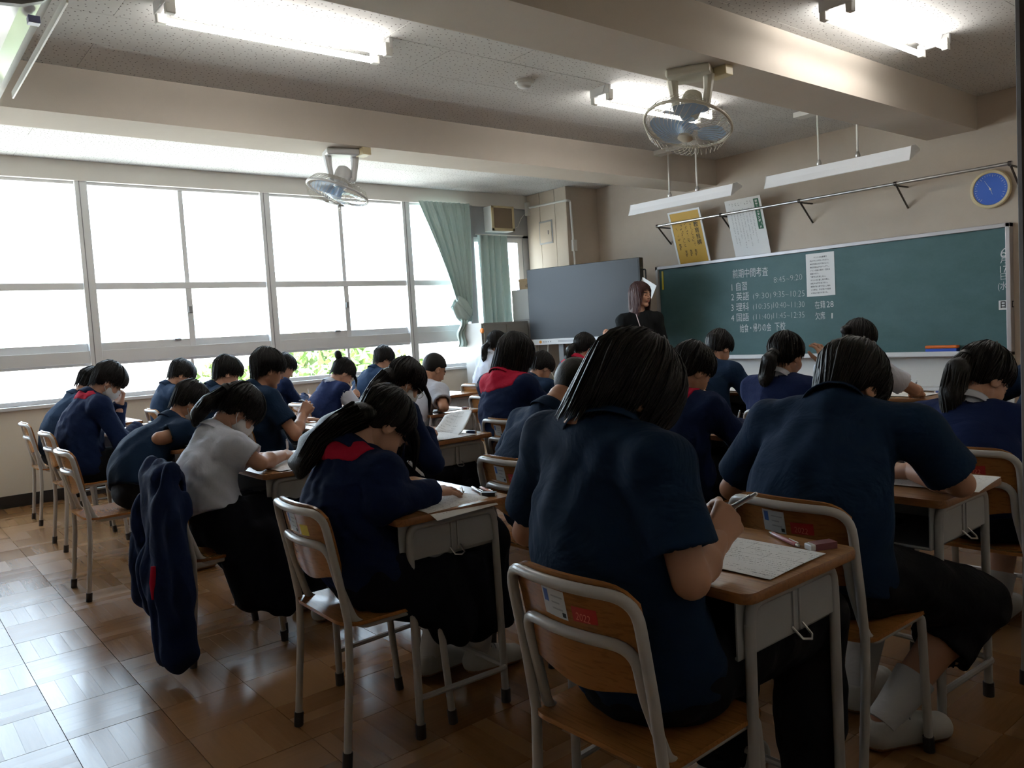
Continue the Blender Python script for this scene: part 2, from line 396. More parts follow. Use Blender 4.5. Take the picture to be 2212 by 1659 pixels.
def window(n, y0, y1, half=False):
    w = empty('window_%d' % n, (0, 0, 0)); struct(w); xi = XW - 0.035; xo = XW - 0.105
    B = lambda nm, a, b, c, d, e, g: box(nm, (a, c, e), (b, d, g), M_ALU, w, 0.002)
    ym = (y0 + y1) / 2 + 0.02
    B('head_rail', xo, xi, y0, y1, 2.765, 2.80); B('transom', xo, xi + 0.01, y0, y1, 1.832, 1.893)
    B('middle_rail', xo, xi + 0.02, y0, y1, 1.175, 1.285); B('bottom_rail', xo, xi, y0, y1, 0.845, 0.885)
    B('sash_rail', xo + 0.01, xi, y0, y1 if half else ym + 0.03, 1.283, 1.352)
    if not half: B('sash_rail', xo - 0.03, xi - 0.03, ym - 0.03, y1, 1.283, 1.352)
    B('lower_sash_rail', xo + 0.01, xi, y0, y1, 1.150, 1.178)
    if not half:
        B('stile', xo + 0.015, xi - 0.01, ym - 0.022, ym + 0.022, 1.892, 2.77)
        B('stile', xo + 0.02, xi + 0.003, ym - 0.028, ym + 0.028, 1.285, 1.84)
        B('stile', xo + 0.01, xi - 0.012, ym - 0.03, ym + 0.0, 0.88, 1.155)
    G = lambda a, b, c, d, x: box('pane', (x - 0.003, a, c), (x + 0.003, b, d), M_GLASS, w)
    xs = [(y0, y1)] if half else [(y0, ym - 0.01), (ym + 0.01, y1)]
    for q, (a, b) in enumerate(xs):
        G(a, b, 1.885, 2.775, xi - 0.035); G(a, b, 1.345, 1.84, xi - (0.03 if q == 0 else 0.055)); G(a, b, 0.88, 1.155, xi - 0.035)
    if not half:
        l = box('crescent_lock', (xi + 0.0, ym - 0.018, 1.60), (xi + 0.018, ym + 0.018, 1.66), M_ALUD, w, 0.003)
        box('latch', (xi - 0.002, ym - 0.17, 1.337), (xi + 0.02, ym - 0.11, 1.358), M_ALUD, w, 0.004)
    return w
window(1, -1.0, -0.09); window(2, 0.01, 1.605); window(3, 1.705, 3.29); window(4, 3.39, 4.97); window(5, 5.07, 5.84, True)
w6 = struct(empty('window_6', (0, 0, 0))); xi = XW - 0.02
for nm, y0, y1, z0, z1 in (('head_rail', 5.95, 6.76, 2.36, 2.42), ('bottom_rail', 5.95, 6.76, 0.82, 0.90), ('jamb', 5.95, 5.99, 0.9, 2.36), ('jamb', 6.68, 6.76, 0.9, 2.36)):
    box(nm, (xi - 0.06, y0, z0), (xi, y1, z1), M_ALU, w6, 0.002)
box('pane', (xi - 0.04, 5.99, 0.90), (xi - 0.034, 6.68, 2.36), M_GLASS, w6)
# ------------------------------------------------------------------ outside, seen through the glass
M_GRASS = mat('playground', (0.52, 0.49, 0.44), 0.9, var=0.1, vscale=0.6)
gr = box('ground', (-90, -60, -7.2), (XO - 0.3, 70, -7.0), M_GRASS); tag(gr, kind='structure')
M_CONC = mat('pale_concrete', (0.78, 0.77, 0.74), 0.8, var=0.04, vscale=1.0)
M_BLUEW = mat('far_window', (0.25, 0.36, 0.42), 0.2)
bl = tag(empty('school_building', (-46, 4, -7)), 'pale concrete building with blue windows seen across the yard', 'building')
MB().box((-5, -30, 0), (0, 34, 12.0)).build('wall', M_CONC, bl)
MB().box((-5.2, -30.3, 12.0), (0.4, 34.3, 12.5)).build('roof_edge', M_CONC, bl)
for zz in (2.0, 5.2, 8.6):
    for k in range(12):
        y = -25 + k * 4.8
        f = box('window', (-0.1, y, zz), (0.10, y + 2.6, zz + 1.5), M_CONC, bl)
        box('pane', (0.08, y + 0.12, zz + 0.12), (0.13, y + 1.24, zz + 1.38), M_BLUEW, f); box('pane', (0.08, y + 1.36, zz + 0.12), (0.13, y + 2.48, zz + 1.38), M_BLUEW, f)
M_LEAF = mat('sunlit_leaves', (0.10, 0.16, 0.03), 0.6, var=0.4, vscale=2.0)
M_BARK = mat('bark', (0.10, 0.07, 0.045), 0.9)
def tree(x, y, h, r, label, seed):
    rs = np.random.RandomState(seed); t = tag(empty('leafy_tree', (x, y, -7.0)), label, 'tree', 'trees in the yard')
    MB().tube([(0, 0, 0), (0.1, 0, h * 0.5), (0, 0.1, h * 0.85)], [0.22, 0.15, 0.06], 7).build('trunk', M_BARK, t, True)
    b = MB()
    for _ in range(1700):
        d = rs.normal(size=3); d /= np.linalg.norm(d); q = d * r * (0.45 + 0.55 * rs.rand() ** 0.5) * np.array([1, 1, 0.85]) + [0, 0, h - r * 0.7]
        a = rs.normal(size=3); a /= np.linalg.norm(a); c = np.cross(a, rs.normal(size=3)); c /= np.linalg.norm(c); s = 0.11 + 0.09 * rs.rand()
        b.add([q - a * s, q + c * s * .5, q + a * s, q - c * s * .5], [(0, 1, 2, 3)])
    b.build('leaves', M_LEAF, t)
tree(-19.5, 9.3, 8.3, 1.9, 'leafy tree outside behind the bun-haired girl', 1)
tree(-24, 8.3, 7.6, 1.9, 'leafy tree outside in the middle of the window row', 2)
tree(-26, 15.6, 7.4, 1.9, 'leafy tree outside near the curtain', 3)
# ------------------------------------------------------------------ ceiling lights
M_TUBE = mat('lit_fluorescent_tube', (1.0, 0.98, 0.94), 0.4, emit=26.0)
M_TUBEOFF = mat('unlit_tube', (0.8, 0.8, 0.78), 0.3)
M_METAL = mat('bright_steel', (0.55, 0.54, 0.52), 0.28, 0.9)
M_DMETAL = mat('dark_steel', (0.09, 0.075, 0.065), 0.45, 0.6)
def tube_light(x, y, label):
    t = tag(empty('ceiling_light', (x, y, ZC)), label, 'ceiling light', 'twin-tube fluorescent ceiling lights')
    b = MB().prism([(-0.06, 0), (0.06, 0), (0.035, -0.05), (-0.035, -0.05)], -0.63, 0.63, RX(math.radians(90)))
    b.build('housing', M_WHITEM, t)
    for sx in (-0.075, 0.075):
        MB().tube([(sx, -0.575, -0.085), (sx, 0.575, -0.085)], 0.0165, 12).build('tube', M_TUBE, t, True)
        for sy in (-1, 1):
            box('socket', (sx - 0.018, sy * 0.60 - 0.024, -0.105), (sx + 0.018, sy * 0.60 + 0.024, -0.03), M_WHITEP, t, 0.005)
    for sy in (-1, 1): box('end_plate', (-0.095, sy * 0.615 - 0.012, -0.06), (0.095, sy * 0.615 + 0.012, 0.0), M_WHITEM, t, 0.003)
tube_light(-4.10, 1.90, 'lit twin-tube ceiling light nearest the windows, left of the first beam')
tube_light(-4.10, 4.93, 'lit twin-tube ceiling light partly behind the ceiling fan')
tube_light(-2.29, 4.91, 'lit twin-tube ceiling light at the top right, beyond the second beam')

# blackboard lamps, switched off
M_REFL = mat('lamp_reflector', (0.80, 0.80, 0.82), 0.35)
def board_lamp(x, label):
    t = tag(empty('blackboard_lamp', (x, 6.40, 2.96)), label, 'lamp', 'unlit lamps hanging before the blackboard')
    pr = [(-0.085, -0.598), (-0.060, -0.545), (-0.045, -0.490), (0.02, -0.478), (0.09, -0.50), (0.09, -0.506), (0.02, -0.486), (-0.038, -0.497), (-0.054, -0.548), (-0.080, -0.602)]
    MB().prism(pr, -0.63, 0.63, RZ(math.radians(90)) @ RX(math.radians(90))).build('shade', M_REFL, t)
    e = [(-0.088, -0.604), (-0.064, -0.545), (-0.048, -0.486), (0.02, -0.474), (0.094, -0.496), (0.094, -0.515), (0.0, -0.56)]
    for s in (-0.632, 0.628): MB().prism(e, s, s + 0.004, RZ(math.radians(90)) @ RX(math.radians(90))).build('end_cap', M_WHITEM, t)
    MB().tube([(-0.59, 0.02, -0.525), (0.59, 0.02, -0.525)], 0.0165, 10).build('tube', M_TUBEOFF, t, True)
    for sx in (-0.17, 0.17):
        MB().tube([(sx, 0.03, -0.48), (sx, 0.03, -0.03)], 0.0085, 8).build('hanger_rod', M_WHITEP, t, True)
        MB().lathe([(0.012, -0.485), (0.02, -0.47), (0.02, -0.455), (0.012, -0.43)], 10, TR(sx, 0.03, 0)).build('joint', M_METAL, t, True)
    box('ceiling_plate', (-0.36, -0.03, -0.045), (0.22, 0.09, 0.0), M_WHITEP, t, 0.004)
board_lamp(-5.06, 'unlit white blackboard lamp on two rods, hanging left')
board_lamp(-3.45, 'unlit white blackboard lamp on two rods, hanging right')

# smoke detector
t = tag(empty('smoke_detector', (-4.25, 3.72, ZC)), 'round white smoke detector on the ceiling', 'smoke detector')
MB().lathe([(0.062, 0), (0.066, -0.012), (0.06, -0.02)], 24).build('base', M_WHITEP, t, True)
MB().lathe([(0.05, -0.02), (0.046, -0.04), (0.03, -0.05)], 24).build('sensor', M_WHITEM, t, True)

# ------------------------------------------------------------------ ceiling fans
M_FANW = mat('fan_cream_plastic', (0.62, 0.58, 0.48), 0.4)
M_FANG = mat('fan_grey_plastic', (0.60, 0.60, 0.60), 0.4)
M_WIRE = mat('guard_wire', (0.50, 0.46, 0.38), 0.4, 0.3)
def blade_material():
    g = NT('blue_blade'); b = g.b; b.inputs['Base Color'].default_value = (0.42, 0.58, 0.78, 1); b.inputs['Roughness'].default_value = 0.25
    b.inputs['Alpha'].default_value = 0.62
    return g.m
M_BLADE = blade_material()
def ceiling_fan(loc, axis, rad, label, body, spin=0.0, yaw=0.0):
    t = tag(empty('ceiling_fan', loc), label, 'fan', 'oscillating ceiling fans')
    RY_ = RZ(yaw)
    MB().cbox((-0.125, -0.10, -0.05), (0.125, 0.10, 0.0), 0.012).xform(RY_).build('mount', body, t)
    box('terminal_box', (0.06, 0.09, -0.055), (0.18, 0.16, 0.0), M_CREAM, t, 0.004)
    for s in (-1, 1):
        MB().tube([(s * 0.105, 0, -0.04), (s * 0.098, 0, -0.12), (s * 0.085, 0, -0.21), (s * 0.075, 0, -0.235)], [0.034, 0.026, 0.022, 0.02], 8).xform(RY_).build('bracket_arm', body, t, True)
    MB().tube([(-0.08, 0, -0.225), (0.08, 0, -0.225)], 0.022, 10).xform(RY_).build('yoke', body, t, True)
    ax = Vector(axis).normalized(); c0 = Vector((0, 0, -0.19)); q = Vector((0, 0, -1)).rotation_difference(ax).to_matrix().to_4x4()
    Mm = Matrix.Translation(c0) @ q                                       # local -Z is the fan axis
    MB().lathe([(0.02, 0.075), (0.05, 0.06), (0.062, 0.02), (0.062, -0.05), (0.052, -0.085), (0.03, -0.10)], 20, Mm).build('motor', body, t, True)
    gz = -0.135
    b = MB(); nw = 44
    for k in range(nw):
        a = 2 * math.pi * k / nw
        for z, bow, tw in ((gz - 0.075, -0.012, 0.75), (gz + 0.055, 0.028, -0.75)):
            pts = []
            for u in range(7):
                f = u / 6; r = rad * (0.17 + 0.83 * f); aa = a + tw * f
                zz = z + bow * math.cos(f * math.pi / 2) * 1.0 if f < 1 else z
                if f > 0.86: zz = z + (gz - z) * ((f - 0.86) / 0.14) * 0.75
                pts.append(Mm @ Vector((r * math.cos(aa), r * math.sin(aa), zz)))
            b.tube(pts, 0.0013, 4, caps=False)
    for r, z in ((0.45, gz + 0.070), (0.72, gz + 0.06)):
        b.tube([Mm @ Vector((rad * r * math.cos(2 * math.pi * i / 40), rad * r * math.sin(2 * math.pi * i / 40), z)) for i in range(40)], 0.0016, 4, closed=True)
    b.build('guard_wires', M_WIRE, t)
    MB().tube([Mm @ Vector((rad * math.cos(2 * math.pi * i / 48), rad * math.sin(2 * math.pi * i / 48), gz)) for i in range(48)], 0.009, 8, closed=True).build('guard_rim', body, t, True)
    MB().lathe([(rad * 0.17, gz - 0.075), (rad * 0.17, gz - 0.088), (rad * 0.10, gz - 0.094)], 24, Mm).build('guard_badge', body, t, True)
    MB().lathe([(0.03, gz + 0.04), (0.04, gz + 0.03), (0.04, gz - 0.04), (0.02, gz - 0.055)], 16, Mm).build('hub', M_BLADE, t, True)
    for k in range(3):
        a0 = spin + 2 * math.pi * k / 3; V = []; F = []; nu, nv = 8, 6
        for i in range(nu + 1):
            f = i / nu; r = 0.03 + (rad * 0.9 - 0.03) * f; w = (0.35 + 1.0 * math.sin(min(1, f * 1.25) * math.pi * 0.62)) * (1 if f < 0.85 else (1 - (f - 0.85) / 0.15 * 0.45))
            for j in range(nv + 1):
                g_ = j / nv - 0.5; aa = a0 + g_ * w * 1.15 + 0.25 * f; z = gz - 0.005 + g_ * 0.055 * (1 - 0.4 * f)
                V.append(Mm @ Vector((r * math.cos(aa), r * math.sin(aa), z)))
        for i in range(nu):
            for j in range(nv): p = i * (nv + 1) + j; F.append((p, p + 1, p + nv + 2, p + nv + 1))
        n0 = len(V); off = (Mm.to_3x3() @ Vector((0, 0, 0.0025))); V2 = V + [v + off for v in V]
        F2 = F + [tuple(reversed([i + n0 for i in f])) for f in F]
        mesh_obj('blade', V2, F2, M_BLADE, t, True)
ceiling_fan((-5.55, 2.97, 2.685), (-0.08, -0.38, -1.0), 0.235, 'ceiling fan with pale blue blades under the beam by the windows', M_FANG, 0.5, 1.3)
ceiling_fan((-2.95, 3.86, 2.685), (0.02, -0.38, -1.0), 0.25, 'cream ceiling fan under the beam in front of the blackboard', M_FANW, 0.9, 0.5)

# ------------------------------------------------------------------ ceiling air conditioner near the door
M_GLOSSW = mat('glossy_white_plastic', (0.66, 0.68, 0.66), 0.12, spec=0.6)
t = tag(empty('air_conditioner', (0, 0, 0)), 'glossy white ceiling-hung air conditioner at the upper left corner', 'air conditioner')
def ac_prof(ins=0.0):
    return [(0.02, ZC), (0.02, 2.50 + ins), (0.46, 2.50 + ins), (0.56, 2.51 + ins), (0.63, 2.535 + ins), (0.68 - ins, 2.58), (0.71 - ins, 2.64), (0.72 - ins, 2.72), (0.72 - ins, ZC)]
def ac_solid(nm, x0, x1, m, ins=0.0):
    p = ac_prof(ins); n = len(p); V = [(x0, y, z) for y, z in p] + [(x1, y, z) for y, z in p]
    F = [tuple(range(n)), tuple(range(2 * n - 1, n - 1, -1))] + [(i, n + i, n + (i + 1) % n, (i + 1) % n) for i in range(n)]
    return mesh_obj(nm, V, F, m, t)
ac_solid('body', -4.92, -3.36, M_GLOSSW, 0.004)
ac_solid('end_cap', -3.36, -3.33, mat('ac_cap_shade_tone', (0.20, 0.20, 0.20), 0.5))  # near cap coloured dark to stand for its unlit side
ac_solid('end_cap', -5.12, -4.92, M_GLOSSW, 0.012)
box('air_flap', (-4.75, 0.716, 2.565), (-3.38, 0.7245, 2.60), M_WHITEP, t, 0.002)
box('display', (-3.50, 0.60, 2.500), (-3.46, 0.64, 2.527), mat('display_blue', (0.25, 0.27, 0.5), 0.3), t, 0.002)

# ------------------------------------------------------------------ curtains
def curtain_material():
    g = NT('pale_green_curtain'); b = g.b; b.inputs['Base Color'].default_value = (0.52, 0.63, 0.60, 1); b.inputs['Roughness'].default_value = 0.85; g.bump(g.noise(g.obj(), 30.0, 3), 0.15, 0.01)
    t = g.n('ShaderNodeBsdfTranslucent'); t.inputs[0].default_value = (0.60, 0.68, 0.66, 1); mx = g.n('ShaderNodeMixShader'); mx.inputs[0].default_value = 0.10
    g.L.new(b.outputs[0], mx.inputs[1]); g.L.new(t.outputs[0], mx.inputs[2]); g.L.new(mx.outputs[0], g.N['Material Output'].inputs[0]); return g.m
M_CURT = curtain_material()
def cloth_sheet(name, fn, nu, nv, m, parent, th=0.003):
    V = []; F = []
    for i in range(nu + 1):
        for j in range(nv + 1): V.append(fn(i / nu, j / nv))
    for i in range(nu):
        for j in range(nv): p = i * (nv + 1) + j; F.append((p, p + 1, p + nv + 2, p + nv + 1))
    o = mesh_obj(name, V, F, m, parent, True)
    md = o.modifiers.new('thickness', 'SOLIDIFY'); md.thickness = th; md.offset = 0
    return o
t = tag(empty('gathered_curtain', (-7.84, 5.6, 2.79)), 'pale green curtain swept aside and tied at the end of the windows', 'curtain')
lk = [(0.0, 5.135), (0.12, 5.19), (0.33, 5.30), (0.62, 5.46), (0.8, 5.55), (0.92, 5.63), (1.0, 5.70)]
def lerp_tab(tab, u):
    for (a, x), (b, y) in zip(tab, tab[1:]):
        if u <= b: return x + (y - x) * (u - a) / (b - a)
    return tab[-1][1]
def curt1(u, v):
    z = 2.80 - v * 1.42; y0 = lerp_tab(lk, v); y1 = 5.875 - 0.02 * math.sin(v * 3) - 0.07 * v ** 3
    y = y0 + (y1 - y0) * u; amp = 0.030 * (1 - 0.35 * v) * (0.25 + 0.75 * min(1, v * 6))
    x = -7.845 + amp * math.sin(u * 34 + 1.5 * v) + 0.018 * math.sin(u * 71 + 2) + 0.05 * math.sin(v * math.pi) * (1 - u)
    return (x + 7.84, y - 5.6, z - 2.79)
cloth_sheet('drape', curt1, 90, 26, M_CURT, t)
def curt1b(u, v):   # gathered bundle under the tie
    z = 1.42 - v * 0.34; w = 0.07 + 0.03 * math.sin(v * 2.6); y = 5.60 + 0.04 * (1 - v) + (u - 0.5) * w * 1.3 * (1 - 0.3 * v)
    x = -7.80 + 0.035 * math.sin(u * 16 + v * 4) + 0.03 * math.sin(v * 9)
    return (x + 7.84, y - 5.6, z - 2.79)
cloth_sheet('tail', curt1b, 40, 12, M_CURT, t)
def curt1c(u, v):   # sleeve-like roll of cloth at the tie
    a = u * 2 * math.pi; r = 0.065 + 0.03 * math.sin(v * math.pi) + 0.012 * math.sin(a * 5 + v * 6)
    p = np.array([-7.79, 5.53, 1.62]) * (1 - v) + np.array([-7.80, 5.74, 1.43]) * v
    return (p[0] + r * math.cos(a) * 0.55 + 7.84, p[1] + r * math.sin(a) * 0.75 - 5.6, p[2] + r * math.sin(a) - 2.79)
cloth_sheet('tied_roll', curt1c, 36, 12, M_CURT, t)
t = tag(empty('short_curtain', (-7.86, 6.2, 2.42)), 'pale green pleated curtain half covering the small corner window', 'curtain')
def curt2(u, v):
    y = 5.985 + 0.49 * u + 0.03 * v * math.sin(u * 9); z = 2.43 - v * 1.45
    return (-7.865 + 0.032 * math.sin(u * 30 + 0.6 * math.sin(v * 3)) + 7.86, y - 6.2, z - 2.42)
cloth_sheet('drape', curt2, 70, 14, M_CURT, t)
MB().tube([(0.0, -0.25, 0.02), (0.0, 0.52, 0.02)], 0.006, 6).build('rail', M_WHITEP, t, True)

# loudspeaker on the lintel panel
t = tag(empty('wall_speaker', (-7.93, 6.33, 2.65)), 'cream wall speaker box with a brown cloth grille in the window corner', 'speaker')
MB().cbox((0.0, -0.18, -0.17), (0.15, 0.18, 0.135), 0.006).build('cabinet', M_WHITEP, t)
for lo, hi in (((0.15, -0.18, -0.17), (0.162, 0.18, -0.135)), ((0.15, -0.18, 0.11), (0.162, 0.18, 0.135)), ((0.15, -0.18, -0.17), (0.162, -0.145, 0.135)), ((0.15, 0.145, -0.17), (0.162, 0.18, 0.135))):
    box('frame_bar', lo, hi, M_CREAM, t, 0.002)
box('grille', (0.149, -0.148, -0.138), (0.156, 0.148, 0.112), mat('grille_cloth', (0.26, 0.20, 0.14), 0.9, bump=0.5, bscale=400), t)
# ------------------------------------------------------------------ blackboard wall
def board_material():
    g = NT('green_chalkboard'); p = g.pos()
    n = g.noise(g.mapping(p, (1.2, 1, 2.2)), 2.2, 5, 0.65); n2 = g.noise(p, 60.0, 3)
    c = g.mix(g.ramp(n, 0.35, (0, 0, 0, 1), 0.8, (1, 1, 1, 1)), (0.040, 0.105, 0.105, 1), (0.062, 0.135, 0.145, 1))
    c = g.mix(g.math('MULTIPLY', n2, 0.10), c, (0.16, 0.24, 0.24, 1))
    g.L.new(c, g.b.inputs['Base Color']); g.b.inputs['Roughness'].default_value = 0.55; g.b.inputs['Specular IOR Level'].default_value = 0.4
    return g.m
M_BOARDG = board_material()
M_FRAME = mat('board_frame', (0.44, 0.41, 0.41), 0.4, 0.3)
M_CHALK = mat('chalk', (0.70, 0.72, 0.72), 0.95, var=0.25, vscale=90)
M_PAPER = mat('white_paper', (0.80, 0.80, 0.79), 0.8)
M_INK = mat('black_ink', (0.02, 0.02, 0.022), 0.7)
BX0, BX1, BZ0, BZ1, BY = -6.215, -2.483, 0.832, 1.882, 7.345
bb = tag(empty('blackboard', (0, 0, 0)), 'wide green blackboard with the exam timetable written in chalk', 'blackboard')
box('board', (BX0 + 0.03, BY, BZ0), (BX1 - 0.03, YF, BZ1 - 0.03), M_BOARDG, bb)
for nm, lo, hi in (('frame_top', (BX0, BY - 0.03, BZ1 - 0.035), (BX1, YF, BZ1)), ('frame_side', (BX0, BY - 0.03, BZ0 - 0.03), (BX0 + 0.035, YF, BZ1)),
                   ('frame_side', (BX1 - 0.035, BY - 0.03, BZ0 - 0.03), (BX1, YF, BZ1))): box(nm, lo, hi, M_FRAME, bb, 0.004)
box('chalk_tray', (BX0, BY - 0.085, BZ0 - 0.038), (BX1, YF, BZ0), M_FRAME, bb, 0.005)
box('tray_lip', (BX0, BY - 0.09, BZ0 - 0.03), (BX1, BY - 0.08, BZ0 + 0.01), M_WHITEM, bb, 0.002)
CH = RX(math.radians(90))
def bxz(px_, py_):
    r = CAM_R @ np.array([px_ - 1106, -(py_ - 829.5), -FPX]); r = r * (BY / r[1]); return r[0], r[2] + CAM_H
def chalk_px(s, x0, y0, x1, y1, h, thin=None):
    """write s so that its baseline runs from pixel (x0,y0) to (x1,y1) on the board plane"""
    (ax, az), (bx_, bz) = bxz(x0, y0), bxz(x1, y1)
    if thin is None: thin = -0.0022 if s[0] in '0123456789(' and len(s) > 4 else -0.0006
    ob = text_mesh('chalk_writing', s, h, Matrix.Identity(4), M_CHALK, bb, thin)
    xs = [v.co.x for v in ob.data.vertices]; w = max(xs) - min(xs); L_ = math.hypot(bx_ - ax, bz - az)
    ob.data.transform(TR(ax, BY - 0.0015, az) @ CH @ RZ(math.atan2(bz - az, bx_ - ax)) @ Matrix.Diagonal((L_ / w, 1, 1, 1)) @ TR(-min(xs), 0, 0))
chalk_px('前期中間考査', 1583, 600, 1659, 594, 0.105)
chalk_px('1 自習', 1581, 628, 1614, 625, 0.100)
chalk_px('8:45~9:20', 1672, 611, 1733, 604, 0.085)
for i, (a, b_, c) in enumerate((('2 英語', '(9:30)', '9:35~10:25'), ('3 理科', '(10:35)', '10:40~11:30'), ('4 国語', '(11:40)', '11:45~12:35'))):
    y = (649, 671.5, 694)[i]; d = (6, 5, 5)[i]
    chalk_px(a, 1580, y, 1618, y - d * 0.4, 0.098); chalk_px(b_, 1627, y - 2 - d * 0.3, 1666 if i == 0 else 1668, y - 2 - d * 0.6, 0.085); chalk_px(c, 1671, y - 3 - d * 0.6, 1738, y - 3 - d, 0.088)
chalk_px('給食・帰りの会', 1599, 717, 1666, 714, 0.098); chalk_px('下校', 1674, 713, 1697, 712, 0.098)
chalk_px('在籍', 1761, 666, 1783, 664, 0.082); chalk_px('28', 1786, 664, 1801, 663, 0.085)
chalk_px('欠席', 1762, 690, 1783, 688, 0.082); chalk_px('1', 1796, 688, 1799, 688, 0.08)
for s, y, h, w in (('6', 557, 0.115, 14), ('月', 568, 0.075, 14), ('17', 590, 0.085, 15), ('日', 604, 0.065, 12), ('(水)', 625, 0.075, 24)):
    chalk_px(s, 2168 - w / 2, y, 2168 + w / 2, y - 1.2, h, -0.0008)
# things on the board
def wall_sheet(name, x0, x1, z0, z1, y, m, label, cat, th=0.0012):
    o = box(name, (x0, y - th, z0), (x1, y, z1), m); return tag(o, label, cat)
nt_ = tag(empty('exam_notice', (0, 0, 0)), 'white printed notice sheet stuck near the top of the blackboard', 'notice')
box('sheet', (-4.305, BY - 0.0035, 1.402), (-4.008, BY - 0.002, 1.822), M_PAPER, nt_)
for i, s in enumerate(['テストの注意事項', '机の中には何も入れない。', '筆記用具は全て机の上に。', '筆記用具以外はバッグへ。', 'テスト用紙の配付・回収は', '教室で行う。', '下敷きは使用しない。', 'テスト中の貸し借り禁止。', '試験中は声を出さない。', '質問がある時や落とし物を', 'した時は、手を挙げて監督', 'の先生の指示を受ける。']):
    text_mesh('printed_line', s, 0.0175, TR(-4.262 + (0.04 if i == 0 else 0), BY - 0.0042, 1.775 - i * 0.0315) @ CH, M_INK, nt_, 0.0002)
dm = tag(empty('duty_magnet', (0, 0, 0)), 'small white magnet plate lettered for the day duty, right edge of blackboard', 'magnet')
dx0, dz0 = bxz(2158, 670); dx1, dz1 = bxz(2184, 648)
box('plate', (dx0, BY - 0.006, dz0), (dx1, BY - 0.001, dz1), M_WHITEM, dm, 0.003)
text_mesh('lettering', '日直', 0.062, TR(dx0 + 0.008, BY - 0.0075, dz0 + 0.022) @ CH @ Matrix.Diagonal((0.85, 1, 1, 1)), M_INK, dm, 0.002)
yx, yz0 = bxz(1433, 626); _, yz1 = bxz(1431, 586)
tag(box('yellow_ruler', (yx - 0.012, BY - 0.008, yz0), (yx + 0.014, BY - 0.001, yz1), mat('yellow_plastic', (0.62, 0.50, 0.04), 0.45), None, 0.002), 'long yellow magnetic ruler at the left edge of the blackboard', 'ruler')
er = tag(empty('blackboard_eraser', (-3.02, BY - 0.042, BZ0 + 0.001)), 'orange and blue blackboard eraser lying on the chalk tray', 'eraser')
MB().cbox((-0.13, -0.035, 0.0), (0.13, 0.035, 0.035), 0.008).build('felt_pad', mat('eraser_blue', (0.03, 0.09, 0.45), 0.8), er)
MB().cbox((-0.135, -0.036, 0.034), (0.135, 0.036, 0.062), 0.012).build('handle_back', mat('eraser_orange', (0.75, 0.16, 0.02), 0.5), er)
ch_ = tag(MB().tube([(-4.62, BY - 0.05, BZ0 + 0.006), (-4.55, BY - 0.048, BZ0 + 0.006)], 0.006, 8).build('chalk_stick', M_CHALK, None, True), 'stick of white chalk on the chalk tray', 'chalk')
# panel under the board
pn = tag(box('trim_10', (BX0, YF - 0.03, 0.30), (BX1, YF, BZ0 - 0.035), mat('under_board_panel', (0.62, 0.60, 0.57), 0.5)), 'white panel below the chalk tray', kind='structure')
box('ledge', (BX0, YF - 0.16, 0.50), (BX1, YF - 0.03, 0.53), M_WHITEM, pn, 0.003)

# display rail above the board
rl = tag(empty('display_rail', (0, 0, 0)), 'long steel display rail on brackets above the blackboard', 'rail')
RYp, RZp = 7.16, 2.328
MB().tube([(-6.03, RYp, RZp), (-2.40, RYp, RZp)], 0.014, 10).build('rail_tube', M_METAL, rl, True)
for x in (-6.02, -5.155, -4.245, -3.32, -2.42):
    b = MB().box((x - 0.008, RYp + 0.0, RZp - 0.022), (x + 0.008, YF, RZp - 0.010))
    b.tube([(x, RYp + 0.02, RZp - 0.02), (x, YF, RZp - 0.20)], 0.009, 6)
    b.build('bracket', M_DMETAL, rl)
    MB().tube([(x - 0.012, RYp, RZp), (x + 0.012, RYp, RZp)], 0.019, 10).build('clamp', M_DMETAL, rl, True)

# posters standing on the frame and leaning on the rail
def poster(name, x0, x1, h, label, col):
    t = tag(empty(name, ((x0 + x1) / 2, 7.335, BZ1)), label, 'poster')
    t.rotation_euler = (math.radians(16.0), 0, 0)
    w = x1 - x0
    box('sheet', (-w / 2, 0.0, 0.0), (w / 2, 0.004, h), col, t)
    return t, w
M_GOLD = mat('gold_paper', (0.56, 0.33, 0.045), 0.6, var=0.08, vscale=6)
t, w = poster('gold_motto_poster', -5.865, -5.449, 0.585, 'gold poster with white edge and brush lettering, leaning on the rail', M_GOLD)
for lo, hi in (((-w / 2 - .012, -.003, 0), (-w / 2 + .012, .006, .585)), ((w / 2 - .012, -.003, 0), (w / 2 + .012, .006, .585)), ((-w / 2 - .012, -.003, .575), (w / 2 + .012, .006, .595))): box('edge_strip', lo, hi, M_PAPER, t)
M_BRUSH = mat('brush_ink', (0.06, 0.045, 0.02), 0.7)
def vtext(s, x, z, size, m, par, name='brush_letter', step=1.08, thin=0.0008):
    for i, c in enumerate(s): text_mesh(name, c, size, TR(x - size * .46, -0.0025, z - size - i * size * step) @ CH, m, par, thin)
def scribble_col(x, z0, z1, size, m, par, seed, name='small_print', y=-0.003):
    rs = np.random.RandomState(seed); b = MB(); z = z0
    while z > z1 + size * .5:
        if rs.rand() > 0.08:
            for _ in range(4):
                a = rs.uniform(-.45, .45, 2) * size; d = rs.uniform(-.5, .5, 2) * size; th = size * .07
                p0 = np.array([x + a[0], z + a[1]]); p1 = np.clip(p0 + d, [x - size * .5, z - size * .5], [x + size * .5, z + size * .5]); e = p1 - p0; n = np.array([-e[1], e[0]]); n = n / (np.linalg.norm(n) + 1e-9) * th
                q = [p0 - n, p1 - n, p1 + n, p0 + n]; b.add([(k[0], y, k[1]) for k in q], [(0, 1, 2, 3)])
        z -= size * 1.1
    b.build(name, m, par)
vtext('教育目標', 0.125, 0.46, 0.062, M_BRUSH, t)
